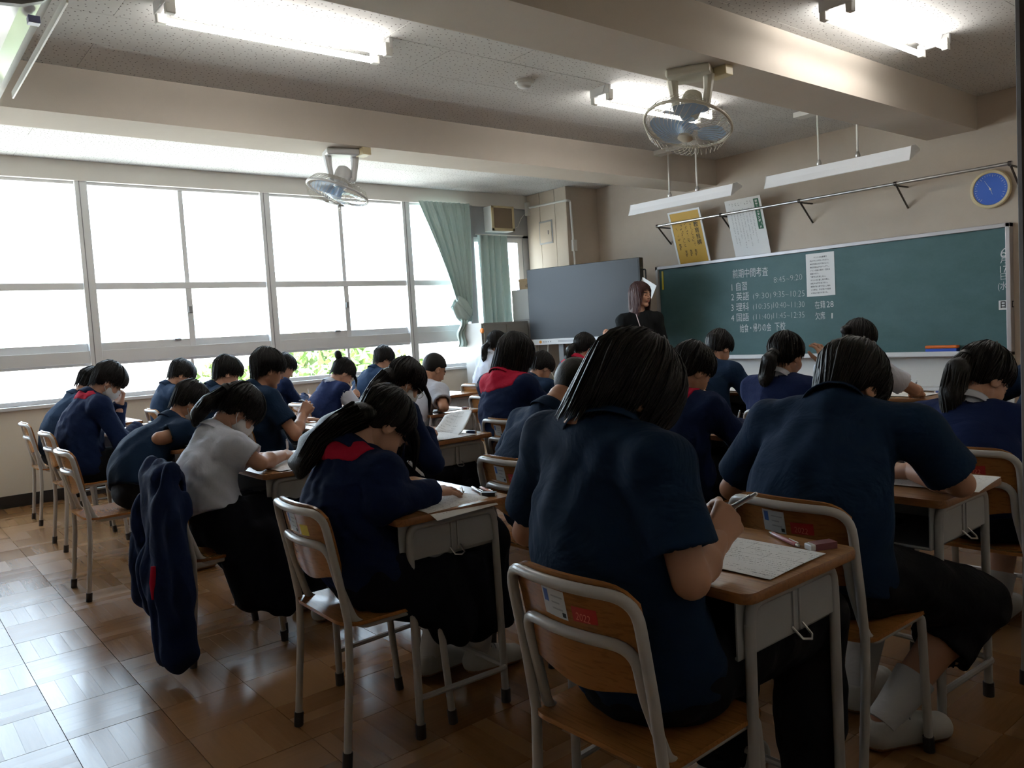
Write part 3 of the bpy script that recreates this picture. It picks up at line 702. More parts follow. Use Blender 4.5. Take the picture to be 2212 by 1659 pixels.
for k, (x, z1) in enumerate(((0.055, 0.08), (-0.01, 0.08), (-0.075, 0.08), (-0.14, 0.16))):
    scribble_col(x, 0.47, z1 + 0.10, 0.034, M_BRUSH, t, 20 + k); vtext('生徒', x, z1 + 0.075, 0.036, M_BRUSH, t)
t, w = poster('study_rules_poster', -5.113, -4.687, 0.60, 'white poster with a green title strip and vertical print, leaning on the rail', M_PAPER)
box('title_strip', (0.130, -0.002, 0.26), (0.188, 0.001, 0.575), mat('poster_green', (0.012, 0.10, 0.045), 0.6), t)
M_WINK = mat('white_ink', (0.75, 0.75, 0.72), 0.7)
for i, c in enumerate('学習のスタンダード'):
    mm = TR(0.145, -0.0035, 0.537 - i * 0.0335) @ CH
    if c == 'ー': mm = TR(0.1575, -0.0035, 0.537 - i * 0.0335) @ CH @ TR(0.01, 0.028, 0) @ RZ(-math.pi / 2)
    text_mesh('title_letter', c, 0.030, mm, M_WINK, t, 0.0008)
for k in range(8): scribble_col(0.095 - k * 0.036, 0.50 - 0.01 * (k % 3), (0.12, 0.20, 0.09, 0.14, 0.07, 0.16, 0.10, 0.13)[k], 0.012, M_INK, t, 40 + k); scribble_col(0.095 - k * 0.036, 0.56, 0.52, 0.017, M_INK, t, 60 + k)

# round thermometer
M_BLUE = mat('dial_blue', (0.03, 0.12, 0.55), 0.4)
t = tag(empty('wall_thermometer', (-2.637, YF, 2.177)), 'round blue dial thermometer with a yellow rim above the blackboard', 'thermometer')
Mq = RX(math.radians(90))
MB().lathe([(0.152, 0.0), (0.158, 0.012), (0.158, 0.028), (0.150, 0.036), (0.134, 0.036), (0.128, 0.026)], 44, Mq).build('rim', M_CREAM, t, True)
MB().lathe([(0.130, 0.020), (0.130, 0.0285)], 40, Mq).build('dial', M_BLUE, t)
MB().lathe([(0.008, 0.024), (0.008, 0.036)], 12, Mq).build('pin', M_WHITEM, t)
b = MB()
for k in range(28):
    a = math.radians(-140 + k * 10); c, s = math.sin(a), math.cos(a); r0 = 0.098 if k % 5 == 0 else 0.108
    e = np.array([s, -c]) * 0.0014; p, q = np.array([c, s]) * r0, np.array([c, s]) * 0.118
    b.add([(k_[0], -0.0300, k_[1]) for k_ in (p - e, q - e, q + e, p + e)], [(0, 1, 2, 3)])
b.build('scale_marks', M_WINK, t)
for a, l in ((-30, 0.085), (160, 0.05)):
    a = math.radians(a); d = np.array([math.sin(a), math.cos(a)]); e = np.array([d[1], -d[0]]) * 0.002
    MB().add([(k_[0], -0.0325, k_[1]) for k_ in (-d * .02 - e, d * l - e * .4, d * l + e * .4, -d * .02 + e)], [(0, 1, 2, 3)]).build('needle', M_WINK, t)

# ------------------------------------------------------------------ big display on a stand
M_SCREEN = mat('dark_screen', (0.026, 0.029, 0.033), 0.30, spec=0.35)
M_BEZEL = mat('black_bezel', (0.018, 0.018, 0.02), 0.35)
pL, pR = np.array([-7.329, 6.282]), np.array([-5.859, 6.645]); ctr = (pL + pR) / 2; yaw = math.atan2(pR[1] - pL[1], pR[0] - pL[0])
t = tag(empty('display_screen', (ctr[0], ctr[1], 0), yaw), 'large dark flat display screen on a stand left of the blackboard', 'screen')
hw = 0.757; zt, zb = 1.955, 1.055
MB().cbox((-hw, 0.0, zb), (hw, 0.085, zt), 0.006).build('case', M_BEZEL, t)
box('screen', (-hw + 0.018, -0.003, zb + 0.075), (hw - 0.018, 0.002, zt - 0.018), M_SCREEN, t)
bar = box('button_bar', (-hw, -0.012, zb - 0.005), (hw, 0.02, zb + 0.062), M_WHITEM, t, 0.004)
MB().lathe([(0.018, 0), (0.018, 0.002)], 16, TR(-0.60, -0.013, zb + 0.03) @ RX(math.radians(90))).build('orange_mark', mat('orange_mark', (0.8, 0.35, 0.05), 0.5), bar)
for k in range(4): box('mark', (-0.56 + k * 0.032, -0.0135, zb + 0.022), (-0.545 + k * 0.032, -0.012, zb + 0.038), M_GREYP, bar)
box('port_strip', (-0.35, -0.0135, zb + 0.018), (-0.05, -0.012, zb + 0.042), mat('pale_grey', (0.5, 0.5, 0.52), 0.5), bar)
MB().tube(fillet([(hw + 0.0, 0.04, 1.82), (hw + 0.045, 0.04, 1.82), (hw + 0.045, 0.04, 1.66), (hw, 0.04, 1.66)], 0.012), 0.009, 8).build('handle', M_BEZEL, t, True)
for s in (-0.38, 0.38):
    MB().cbox((s - 0.035, 0.09, 0.08), (s + 0.035, 0.13, 1.45), 0.004).build('stand_post', M_ALUD, t)
    MB().cbox((s - 0.03, -0.22, 0.05), (s + 0.03, 0.34, 0.09), 0.006).build('stand_foot', M_ALUD, t)
    for q in (-0.19, 0.31): MB().lathe([(0.028, -0.014), (0.028, 0.014)], 14, TR(s, q, 0.028) @ RY(math.radians(90))).build('caster', M_BEZEL, t, True)
MB().cbox((-0.42, 0.085, 0.62), (0.42, 0.125, 0.68), 0.004).build('stand_rail', M_ALUD, t)
MB().tube([(-0.52, 0.03, zb), (-0.53, 0.02, 0.92), (-0.50, 0.05, 0.7), (-0.42, 0.1, 0.5)], 0.007, 6).build('cable', M_WHITEP, t, True)
sh = tag(empty('loose_sheet', (-5.80, 6.675, 1.665), 0.1), 'white sheet of paper hanging off the right side of the display screen', 'paper')
MB().add([(-0.05, 0, 0.075), (0.135, -0.01, -0.035), (0.055, 0.0, -0.165), (-0.11, 0.01, -0.06), (-0.05, 0.002, 0.075), (0.135, -0.008, -0.035), (0.055, 0.002, -0.165), (-0.11, 0.012, -0.06)],
         [(0, 3, 2, 1), (4, 5, 6, 7), (0, 1, 5, 4), (1, 2, 6, 5), (2, 3, 7, 6), (3, 0, 4, 7)]).build('sheet', M_PAPER, sh)

# ------------------------------------------------------------------ cabinets in the window corner
M_CABW = mat('pale_grey_cabinet', (0.54, 0.53, 0.51), 0.45)
M_CABG = mat('grey_cabinet', (0.27, 0.265, 0.255), 0.5)
c1 = tag(empty('low_cabinet', (-7.44, 6.10, 0)), 'low grey steel cabinet under the small corner window', 'cabinet')
MB().cbox((-0.36, -0.44, 0.0), (-0.02, 0.27, 1.35), 0.006).build('body', M_CABG, c1)
box('side_panel', (-0.36, -0.447, 0.01), (-0.025, -0.44, 1.352), M_CABW, c1, 0.002)
box('door', (-0.02, -0.42, 0.04), (-0.008, -0.085, 1.32), M_CABG, c1, 0.003); d2 = box('door', (-0.02, -0.075, 0.04), (-0.008, 0.25, 1.32), M_CABG, c1, 0.003)
box('door_handle', (-0.008, -0.06, 0.72), (0.006, -0.03, 0.86), M_ALU, d2, 0.003)
c2 = tag(empty('tall_cabinet', (-7.49, 6.62, 0)), 'taller pale grey cabinet behind the display screen', 'cabinet')
MB().cbox((-0.30, -0.21, 0.0), (0.12, 0.21, 1.74), 0.006).build('body', M_CABW, c2)
box('door', (0.12, -0.19, 0.04), (0.132, 0.20, 1.71), M_CABW, c2, 0.003); box('front_seam', (-0.28, -0.216, 1.36), (0.11, -0.21, 1.368), M_GREYP, c2)
M_CARD = mat('cardboard', (0.46, 0.33, 0.20), 0.85, var=0.08)
cb = tag(empty('cardboard_box', (-7.46, 6.62, 1.74)), 'brown cardboard box on top of the tall cabinet', 'box')
MB().cbox((-0.22, -0.17, 0.0), (0.10, 0.15, 0.125), 0.003).build('carton', M_CARD, cb)
box('lid_flap', (-0.225, -0.174, 0.10), (0.105, 0.154, 0.13), M_CARD, cb, 0.002)
text_mesh('marker_writing', '6年02', 0.045, TR(-0.10, -0.1715, 0.025) @ CH, mat('marker', (0.04, 0.035, 0.03), 0.8), cb, 0.0)
mg = tag(empty('orange_magnet', (-7.435, 5.648, 1.26)), 'round orange magnet hook on the low cabinet side', 'magnet')
MB().lathe([(0.030, 0.0), (0.032, 0.010), (0.022, 0.022)], 18, RX(math.radians(90))).build('knob', mat('orange_plastic', (0.75, 0.22, 0.03), 0.4), mg, True)
MB().tube([(0, -0.012, -0.02), (0.0, -0.014, -0.09), (0.012, -0.014, -0.105), (0.02, -0.014, -0.09)], 0.0025, 6).build('hook', M_DMETAL, mg, True)
MB().tube([(0.005, -0.014, -0.105), (0.03, -0.016, -0.2), (0.05, -0.016, -0.24)], 0.0018, 5).build('string', M_DMETAL, mg, True)
hs = tag(empty('hanging_sheet', (-7.40, 5.63, 1.02)), 'pale sheet hanging by a corner from the orange magnet', 'paper')
mesh_obj('sheet', [(0.03, 0, 0.05), (-0.14, -0.01, -0.10), (-0.03, -0.02, -0.45), (0.14, -0.005, -0.30), (0.03, 0.002, 0.05), (-0.14, -0.008, -0.10), (-0.03, -0.018, -0.45), (0.14, -0.003, -0.30)],
         [(0, 1, 2, 3), (4, 7, 6, 5), (0, 4, 5, 1), (1, 5, 6, 2), (2, 6, 7, 3), (3, 7, 4, 0)], M_PAPER, hs)
# ------------------------------------------------------------------ school chairs and desks
def wood_material(name, c0, c1, rough=0.3, axis=0, sc=1.0):
    g = NT(name); o = g.obj()
    scl = [26.0 * sc] * 3; scl[axis] = 2.0 * sc
    n = g.noise(g.mapping(o, tuple(scl)), 1.6, 5, 0.6, 0.5); n2 = g.noise(g.mapping(o, tuple(x * 4 for x in scl)), 1.5, 3)
    c = g.mix(n, c0, c1); c = g.mix(g.math('MULTIPLY', g.ramp(n2, 0.52, (0, 0, 0, 1), 0.62, (1, 1, 1, 1)), 0.35), c, tuple(x * 0.5 for x in c0[:3]) + (1,))
    g.L.new(c, g.b.inputs['Base Color']); g.b.inputs['Roughness'].default_value = rough; g.b.inputs['Specular IOR Level'].default_value = 0.5
    return g.m
M_PLY = wood_material('chair_plywood', (0.27, 0.105, 0.028, 1), (0.40, 0.175, 0.055, 1), 0.22)
M_PLYE = mat('plywood_edge', (0.36, 0.17, 0.06), 0.35)
M_TOP = wood_material('desk_top_wood', (0.30, 0.145, 0.058, 1), (0.42, 0.22, 0.095, 1), 0.24)
M_EDGE = wood_material('desk_edge_wood', (0.24, 0.095, 0.030, 1), (0.33, 0.14, 0.045, 1), 0.3)
M_PIPE = mat('grey_painted_pipe', (0.44, 0.415, 0.39), 0.28, 0.0, 0.55)
M_PIPED = mat('desk_grey_pipe', (0.36, 0.345, 0.335), 0.32, 0.0, 0.5)
M_STEEL = mat('desk_tray_steel', (0.33, 0.325, 0.32), 0.4)
M_TRAYD = mat('desk_tray_inside', (0.10, 0.10, 0.105), 0.5)
M_RUB = mat('rubber_foot', (0.035, 0.030, 0.030), 0.6)
M_STW = mat('label_silver', (0.55, 0.56, 0.56), 0.35)
M_STB = mat('label_blue', (0.05, 0.13, 0.42), 0.4)
M_STR = mat('label_red', (0.42, 0.022, 0.016), 0.5)
M_STRT = mat('label_red_text', (0.62, 0.16, 0.10), 0.5)
M_STY = mat('label_yellow', (0.62, 0.48, 0.03), 0.5)
TUBE_R = 0.0118
def bow(pts, amt):   # bow a back bar towards the rear in the middle
    return [np.array([p[0], p[1] - amt * (1 - (p[0] / 0.17) ** 2), p[2]]) if abs(p[0]) < 0.17 else p for p in pts]
def make_chair():
    c = empty('school_chair', (0, 0, 0))
    yb = lambda z: -0.15 - 0.055 * max(0, (z - 0.42) / 0.34) ** 1.2      # rear tube line above the seat
    X = 0.176
    up = [(X, -0.15, 0.42), (X, yb(0.55), 0.55), (X, yb(0.757), 0.757)]
    top = [(x, yb(0.757), 0.757) for x in (0.1, 0.0, -0.1)]
    path = fillet(up + [(-X, yb(0.757), 0.757), (-X, yb(0.55), 0.55), (-X, -0.15, 0.42)], [0.2, 0.06, 0.06, 0.2], 7)
    dense = []
    for a, b in zip(path, path[1:]):
        m = max(1, int(np.linalg.norm(b - a) / 0.045))
        for k in range(m): dense.append(a + (b - a) * k / m)
    dense.append(path[-1])
    MB().tube(bow(dense, 0.028), TUBE_R, 10).build('back_frame', M_PIPE, c, True)
    for s in (-1, 1):
        MB().tube([(s * X, -0.15, 0.425), (s * X, -0.155, 0.30), (s * X, -0.185, 0.012)], TUBE_R, 10).build('leg', M_PIPE, c, True)
        MB().tube([(s * X, -0.181, 0.045), (s * X, -0.186, 0.0)], 0.0152, 10).build('rubber_foot', M_RUB, c, True)
        MB().tube([(s * 0.172, 0.165, 0.36), (s * 0.172, 0.19, 0.012)], TUBE_R, 10).build('leg', M_PIPE, c, True)
        MB().tube([(s * 0.172, 0.187, 0.045), (s * 0.172, 0.191, 0.0)], 0.0152, 10).build('rubber_foot', M_RUB, c, True)
    X2 = 0.151
    p2 = fillet([(0.172, 0.165, 0.35), (0.172, 0.160, 0.405), (0.168, -0.118, 0.402), (X2, yb(0.55) + 0.004, 0.55), (X2, yb(0.655), 0.655),
                 (-X2, yb(0.655), 0.655), (-X2, yb(0.55) + 0.004, 0.55), (-0.168, -0.118, 0.402), (-0.172, 0.160, 0.405), (-0.172, 0.165, 0.35)], [0.05, 0.06, 0.3, 0.05, 0.05, 0.3, 0.06, 0.05], 6)
    dense = []
    for a, b in zip(p2, p2[1:]):
        m = max(1, int(np.linalg.norm(b - a) / 0.045))
        for k in range(m): dense.append(a + (b - a) * k / m)
    dense.append(p2[-1])
    dense = [np.array([p[0], p[1] - (0.026 * (1 - (p[0] / 0.151) ** 2) if abs(p[0]) < 0.151 and p[2] > 0.6 else 0), p[2]]) for p in dense]
    MB().tube(dense, TUBE_R, 10).build('seat_frame', M_PIPE, c, True)
    # bent plywood back
    V = []; F = []; nu, nv = 16, 9
    def bk(u, v, off):
        x = -0.168 + 0.336 * u; zb = 0.545 - 0.012 * math.cos((u - .5) * math.pi * 2) ; zt = 0.776 - 0.035 * abs(2 * u - 1) ** 7; z = zb + (zt - zb) * v
        if v < 0.3: x *= 1 - 0.08 * (1 - v / 0.3) ** 2
        return (x, yb(z) + TUBE_R + 0.001 - 0.028 * (1 - (x / 0.17) ** 2) + off + 0.012 * max(0, v - .8) ** 1.0 * -1, z)
    for off in (0.0, 0.010):
        for i in range(nu + 1):
            for j in range(nv + 1): V.append(bk(i / nu, j / nv, off))
    N = (nu + 1) * (nv + 1); q = lambda i, j: i * (nv + 1) + j
    for i in range(nu):
        for j in range(nv): F.append((q(i, j), q(i + 1, j), q(i + 1, j + 1), q(i, j + 1))); F.append((N + q(i, j + 1), N + q(i + 1, j + 1), N + q(i + 1, j), N + q(i, j)))
    rim = [q(i, 0) for i in range(nu)] + [q(nu, j) for j in range(nv)] + [q(i, nv) for i in range(nu, 0, -1)] + [q(0, j) for j in range(nv, 0, -1)]
    for a, b in zip(rim, rim[1:] + rim[:1]): F.append((a, N + a, N + b, b))
    back = MB().add(V, F).build('backrest', M_PLY, c, True)
    # seat board
    poly = rounded_rect(0.375, 0.37, 0.06, 6); V = []; F = []
    def sz(x, y): return 0.421 - 0.010 * (1 - (x / 0.19) ** 2) * max(0, 1 - ((y + 0.02) / 0.19) ** 2) - (0.02 * max(0, (y - 0.12) / 0.07) ** 2) + 0.008 * max(0, (-y - 0.1) / 0.09) ** 2
    rings = [1.0, 0.8, 0.55, 0.3]
    for off in (0.0, -0.011):
        for r in rings:
            for x, y in poly: V.append((x * r, y * r + 0.015, sz(x * r, y * r) + off))
    n = len(poly); K = len(rings) * n
    for h in (0, 1):
        for i in range(len(rings) - 1):
            for k in range(n):
                f = (h * K + i * n + k, h * K + i * n + (k + 1) % n, h * K + (i + 1) * n + (k + 1) % n, h * K + (i + 1) * n + k); F.append(f if h == 0 else f[::-1])
        f = tuple(h * K + 3 * n + k for k in range(n)); F.append(f if h == 0 else f[::-1])
    for k in range(n): F.append((k, K + k, K + (k + 1) % n, (k + 1) % n))
    MB().add(V, F).build('seat', M_PLY, c, True)
    return c, bk
CHAIR, _bk = make_chair()
def stickers(c, second):
    """maker's label and year label on the back of the board"""
    b = [x for x in c.children if x.name.startswith('backrest')][0]
    def patch(u0, u1, v0, v1, d, n=4):
        V = []; F = []
        for i in range(n + 1):
            for j in (0, 1): V.append(_bk(u0 + (u1 - u0) * i / n, (v0, v1)[j], -d))
        for i in range(n): F.append((2 * i, 2 * i + 2, 2 * i + 3, 2 * i + 1))
        return MB().add(V, F)
    w = patch(0.30, 0.50, 0.58, 0.83, 0.0008).build('maker_label', M_STW, b)
    patch(0.315, 0.355, 0.70, 0.81, 0.0014, 2).build('logo', M_STB, w)
    for k in range(3): patch(0.38, 0.38 + (0.10, 0.07, 0.09)[k], 0.76 - k * 0.055, 0.775 - k * 0.055, 0.0014, 2).build('print_line', M_GREYP, w)
    patch(0.46, 0.49, 0.60, 0.64, 0.0014, 2).build('code_mark', M_INK, w)
    if second == 'red':
        r = patch(0.545, 0.73, 0.60, 0.73, 0.0008).build('year_label', M_STR, b)
        x, y, z = _bk(0.575, 0.625, -0.0022); text_mesh('year_lettering', '2022', 0.021, TR(x, y - 0.0015, z) @ CH @ Matrix.Diagonal((0.95, 1, 1, 1)), M_STRT, r)
    elif second == 'yellow': patch(0.555, 0.70, 0.57, 0.71, 0.0008).build('yellow_label', M_STY, b)
def make_desk():
    d = empty('school_desk', (0, 0, 0)); zt = 0.702
    V = MB(); top = rounded_rect(0.62, 0.44, 0.028, 5); n = len(top)
    prof = [(0.996, zt - 0.022), (1.0, zt - 0.017), (1.0, zt - 0.005), (0.993, zt)]
    vs = []; fs = []
    for s, z in prof: vs += [(x * (1 - (1 - s)), y * (1 - (1 - s)), z) for x, y in top]
    for i in range(3):
        for k in range(n): fs.append((i * n + k, i * n + (k + 1) % n, (i + 1) * n + (k + 1) % n, (i + 1) * n + k))
    fs.append(tuple(range(n - 1, -1, -1)))
    MB().add(vs, fs).build('edge_band', M_EDGE, d, True)
    MB().add([(x * 0.994, y * 0.994, zt) for x, y in top], [tuple(range(n))]).build('desk_top', M_TOP, d)
    R_ = 0.0125
    for s in (-1, 1):
        xx = s * 0.272
        MB().tube(fillet([(xx, -0.165, 0.60), (xx, -0.160, 0.664), (xx, 0.160, 0.664), (xx, 0.165, 0.60)], 0.035, 5), R_, 10).build('top_rail', M_PIPED, d, True)
        for y in (-0.165, 0.165):
            MB().tube([(xx, y, 0.62), (xx, y * 1.03, 0.012)], R_, 10).build('leg', M_PIPED, d, True)
            MB().tube([(xx, y * 1.03, 0.045), (xx, y * 1.03, 0.0)], 0.0162, 10).build('rubber_foot', M_RUB, d, True)
        MB().cbox((xx - 0.004, -0.155, 0.560), (xx + 0.004, 0.155, 0.672), 0.002).build('side_plate', M_STEEL, d)
        for q in (-0.012, 0.012): box('plate_rib', (xx + s * 0.003, q - 0.003, 0.562), (xx + s * 0.008, q + 0.003, 0.66), M_PIPED, d, 0.001)
        MB().tube([(xx + s * 0.006, -0.02, 0.575), (xx + s * 0.03, -0.018, 0.555), (xx + s * 0.04, 0.0, 0.552), (xx + s * 0.03, 0.018, 0.555), (xx + s * 0.006, 0.02, 0.575)], 0.0028, 6).build('bag_hook', M_METAL, d, True)
    MB().tube(fillet([(-0.272, -0.168, 0.125), (-0.290, 0.17, 0.125), (0.290, 0.17, 0.125), (0.272, -0.168, 0.125)], 0.03, 5), 0.0095, 8).build('foot_bar', M_PIPED, d, True)
    # book tray, open towards the sitter
    t = MB(); x, y0, y1, z0, z1, w = 0.262, -0.195, 0.165, 0.548, 0.678, 0.004
    t.box((-x, y0, z0), (x, y1, z0 + w)); t.box((-x, y0, z0), (-x + w, y1, z1)); t.box((x - w, y0, z0), (x, y1, z1)); t.box((-x, y1 - w, z0), (x, y1, z1))
    t.build('book_tray', M_STEEL, d)
    box('tray_liner', (-x + 0.006, y0 + 0.004, z0 + w), (x - 0.006, y1 - 0.006, z0 + w + 0.004), M_TRAYD, d)
    MB().tube([(-x + 0.004, y0 + 0.002, z0 + 0.004), (x - 0.004, y0 + 0.002, z0 + 0.004)], 0.0045, 8).build('tray_lip', M_STEEL, d, True)
    return d
DESK = make_desk()
ZD = 0.702
# (column x, chair y, desk x, desk y) of every seat; the names of the sitters are used in the labels
WHO = {1: 'student half hidden in the window corner', 2: 'masked boy leaning his head on his hand', 3: 'boy with a cowlick by the windows', 4: 'masked boy in a navy polo in the back row',
       5: 'boy writing second from the windows, second row', 6: 'girl in a white blouse with a ponytail', 7: 'boy holding a pen up upright', 8: 'boy seen behind the upright boy',
       9: 'girl with a top bun', 10: 'boy in navy before the last window', 11: 'long-haired girl in glasses', 12: 'short-haired boy in a white shirt', 13: 'long-haired girl in the red-trimmed jacket',
       14: 'ponytail girl near the hanging sheet', 15: 'bob-haired girl with the red collar', 16: 'boy beside the bob-haired girl', 17: 'ponytail girl below the display screen',
       18: 'boy with cropped hair', 19: 'shaggy-haired boy nearest the camera', 20: 'short-haired student in the red-collared jacket', 21: 'boy in navy below the timetable',
       22: 'ponytail girl holding her head', 23: 'white-shirted girl with a low bun', 24: 'broad-backed boy at the right', 25: 'girl with a long ponytail at the right', 26: 'student cut off at the right edge'}
SEAT = {  # id: (chair x, chair y, desk x, desk y, sticker)
 1: (-7.0, 1.13, -7.12, 1.50), 2: (-5.93, 1.10, -6.06, 1.49), 3: (-7.05, 2.05, -7.15, 2.42), 4: (-4.665, 0.98, -4.86, 1.50), 5: (-6.0, 2.05, -6.10, 2.42), 6: (-3.38, 1.10, -3.56, 1.49),
 7: (-4.80, 1.95, -4.93, 2.38), 8: (-7.05, 2.93, -7.15, 3.30), 9: (-5.97, 2.86, -6.10, 3.28), 10: (-7.05, 3.82, -7.15, 4.20), 11: (-3.60, 2.02, -3.715, 2.40), 12: (-4.78, 2.86, -4.875, 3.20),
 13: (-2.272, 1.19, -2.36, 1.42), 14: (-6.0, 4.60, -6.08, 5.03), 15: (-3.40, 2.88, -3.55, 3.32), 16: (-4.78, 3.80, -4.88, 4.15), 17: (-4.80, 4.62, -4.88, 5.03), 18: (-2.35, 2.06, -2.42, 2.44),
 19: (-1.14, 1.235, -1.222, 1.525), 20: (-2.38, 2.875, -2.42, 3.27), 21: (-3.58, 4.70, -3.62, 5.08), 22: (-2.29, 3.76, -2.35, 4.14), 23: (-2.36, 4.60, -2.36, 5.02), 24: (-1.155, 2.04, -1.265, 2.515),
 25: (-1.12, 3.03, -1.25, 3.42), 26: (-1.15, 3.90, -1.25, 4.30), 0: (-6.05, 3.78, -6.14, 4.13), 27: (-3.55, 3.80, -3.60, 4.17)}
WHO[0] = 'absent student, standing empty by the white-shirted boy'; WHO[27] = 'seat in front of the bob-haired girl, hidden from the door'
STK = {13: 'yellow', 19: 'red', 24: 'red', 25: 'red', 18: 'red'}
first = True
for k in sorted(SEAT):
    cx, cyy, dx_, dy_ = SEAT[k]
    c = copy_tree(CHAIR); c.location = (cx, cyy, 0); c.rotation_euler = (0, 0, (RNG.rand() - .5) * 0.05)
    if k in (2, 6, 13, 15, 18, 19, 20, 21, 22, 23, 24, 25): stickers(c, STK.get(k, 'none' if k not in (15, 20, 21, 22, 23) else 'red'))
    d = copy_tree(DESK); d.location = (dx_, dy_, 0); d.rotation_euler = (0, 0, (RNG.rand() - .5) * 0.015)
    tag(c, 'school chair of the ' + WHO[k], 'chair', 'school chairs')
    tag(d, 'wooden-topped school desk of the ' + WHO[k], 'desk', 'school desks')
for proto in (CHAIR, DESK):
    for ch in list(proto.children): bpy.data.objects.remove(ch)
    bpy.data.objects.remove(proto)
NEAR, MID, FAR = (0.009, 0.0068), (0.0105, 0.0095), (0.0125, 0.0115)   # voxel sizes
# ------------------------------------------------------------------ smooth solids for people (signed distance fields)
class Field:
    def __init__(s, lo, hi, h):
        s.h = h; s.lo = np.array(lo, np.float64); n = np.ceil((np.array(hi) - s.lo) / h).astype(int) + 1
        s.n = n; s.F = np.full(n, 0.2, np.float32)
        s.ax = [(s.lo[i] + h * np.arange(n[i])).astype(np.float32) for i in range(3)]
    def sub(s, lo, hi):
        i0 = np.maximum(0, np.floor((np.array(lo) - s.lo) / s.h).astype(int)); i1 = np.minimum(s.n, np.ceil((np.array(hi) - s.lo) / s.h).astype(int) + 1)
        if np.any(i1 <= i0): return None
        sl = tuple(slice(a, b) for a, b in zip(i0, i1))
        return sl, s.ax[0][sl[0]][:, None, None], s.ax[1][sl[1]][None, :, None], s.ax[2][sl[2]][None, None, :]
    def comb(s, sl, d, k, op):
        A = s.F[sl]
        if op == 's': d = -d
        if op == 'u':
            if k > 0:
                hh = np.clip(0.5 + 0.5 * (d - A) / k, 0, 1); s.F[sl] = d + (A - d) * hh - k * hh * (1 - hh)
            else: s.F[sl] = np.minimum(A, d)
        else:
            if k > 0:
                hh = np.clip(0.5 - 0.5 * (d - A) / k, 0, 1); s.F[sl] = d + (A - d) * hh + k * hh * (1 - hh)
            else: s.F[sl] = np.maximum(A, d)
    def rc(s, a, b, r1, r2=None, k=0.02, wide=None, op='u'):
        a = np.array(a, float); b = np.array(b, float); r2 = r1 if r2 is None else r2
        R = max(r1, r2); f = 1.0
        if wide: e = np.array(wide[0], float); e /= np.linalg.norm(e); f = wide[1]
        m = R * max(1, f) + k + 3 * s.h; q = s.sub(np.minimum(a, b) - m, np.maximum(a, b) + m)
        if q is None: return s
        sl, X, Y, Z = q; qx, qy, qz = X - a[0], Y - a[1], Z - a[2]
        ba = b - a
        if wide:
            w = (qx * e[0] + qy * e[1] + qz * e[2]) * (1 - 1 / f); qx, qy, qz = qx - w * e[0], qy - w * e[1], qz - w * e[2]
        L = float(ba @ ba) + 1e-12
        t = np.clip((qx * ba[0] + qy * ba[1] + qz * ba[2]) / L, 0, 1)
        d = np.sqrt((qx - t * ba[0]) ** 2 + (qy - t * ba[1]) ** 2 + (qz - t * ba[2]) ** 2) - (r1 + (r2 - r1) * t)
        s.comb(sl, d.astype(np.float32), k, op); return s
    def ell(s, c, r, k=0.02, R=None, op='u'):
        c = np.array(c, float); r = np.array(r, float); m = r.max() + k + 3 * s.h
        q = s.sub(c - m, c + m)
        if q is None: return s
        sl, X, Y, Z = q; x, y, z = X - c[0], Y - c[1], Z - c[2]
        if R is not None: x, y, z = (R[0][0] * x + R[1][0] * y + R[2][0] * z, R[0][1] * x + R[1][1] * y + R[2][1] * z, R[0][2] * x + R[1][2] * y + R[2][2] * z)
        k0 = np.sqrt((x / r[0]) ** 2 + (y / r[1]) ** 2 + (z / r[2]) ** 2); k1 = np.sqrt((x / r[0] ** 2) ** 2 + (y / r[1] ** 2) ** 2 + (z / r[2] ** 2) ** 2)
        s.comb(sl, (k0 * (k0 - 1) / (k1 + 1e-6)).astype(np.float32), k, op); return s
    def cut(s, p, n, k=0.0):
        """remove everything on the side the normal points to"""
        n = np.array(n, float); n /= np.linalg.norm(n); X, Y, Z = s.ax[0][:, None, None], s.ax[1][None, :, None], s.ax[2][None, None, :]
        d = (X - p[0]) * n[0] + (Y - p[1]) * n[1] + (Z - p[2]) * n[2]
        s.comb((slice(None),) * 3, d.astype(np.float32), k, 'i'); return s
    def folds(s, amp, seed, lam=(0.05, 0.13), n=6, ani=(1, 0.8, 0.8)):
        rs = np.random.RandomState(seed); X, Y, Z = s.ax[0][:, None, None], s.ax[1][None, :, None], s.ax[2][None, None, :]
        acc = 0
        for _ in range(n):
            w = rs.normal(size=3) * np.array(ani); w *= 2 * math.pi / rs.uniform(*lam) / np.linalg.norm(w)
            acc = acc + np.sin(X * w[0] + Y * w[1] + Z * w[2] + rs.rand() * 6.28)
        s.F += (amp * acc / n * 1.6).astype(np.float32); return s
    def mesh(s):
        F = s.F; F[0] = np.maximum(F[0], .01); F[-1] = np.maximum(F[-1], .01); F[:, 0] = np.maximum(F[:, 0], .01); F[:, -1] = np.maximum(F[:, -1], .01)
        F[:, :, 0] = np.maximum(F[:, :, 0], .01); F[:, :, -1] = np.maximum(F[:, :, -1], .01)
        S = F < 0; nx, ny, nz = F.shape
        cnt = np.zeros((nx - 1, ny - 1, nz - 1), np.int8)
        for i in (0, 1):
            for j in (0, 1):
                for k in (0, 1): cnt += S[i:nx - 1 + i, j:ny - 1 + j, k:nz - 1 + k]
        act = np.argwhere((cnt > 0) & (cnt < 8)); idx = np.full(cnt.shape, -1, np.int32); idx[act[:, 0], act[:, 1], act[:, 2]] = np.arange(len(act))
        C = np.stack([F[act[:, 0] + i, act[:, 1] + j, act[:, 2] + k] for i in (0, 1) for j in (0, 1) for k in (0, 1)], 1)
        corner = np.array([(i, j, k) for i in (0, 1) for j in (0, 1) for k in (0, 1)], float)
        P = np.zeros((len(act), 3)); W = np.zeros(len(act))
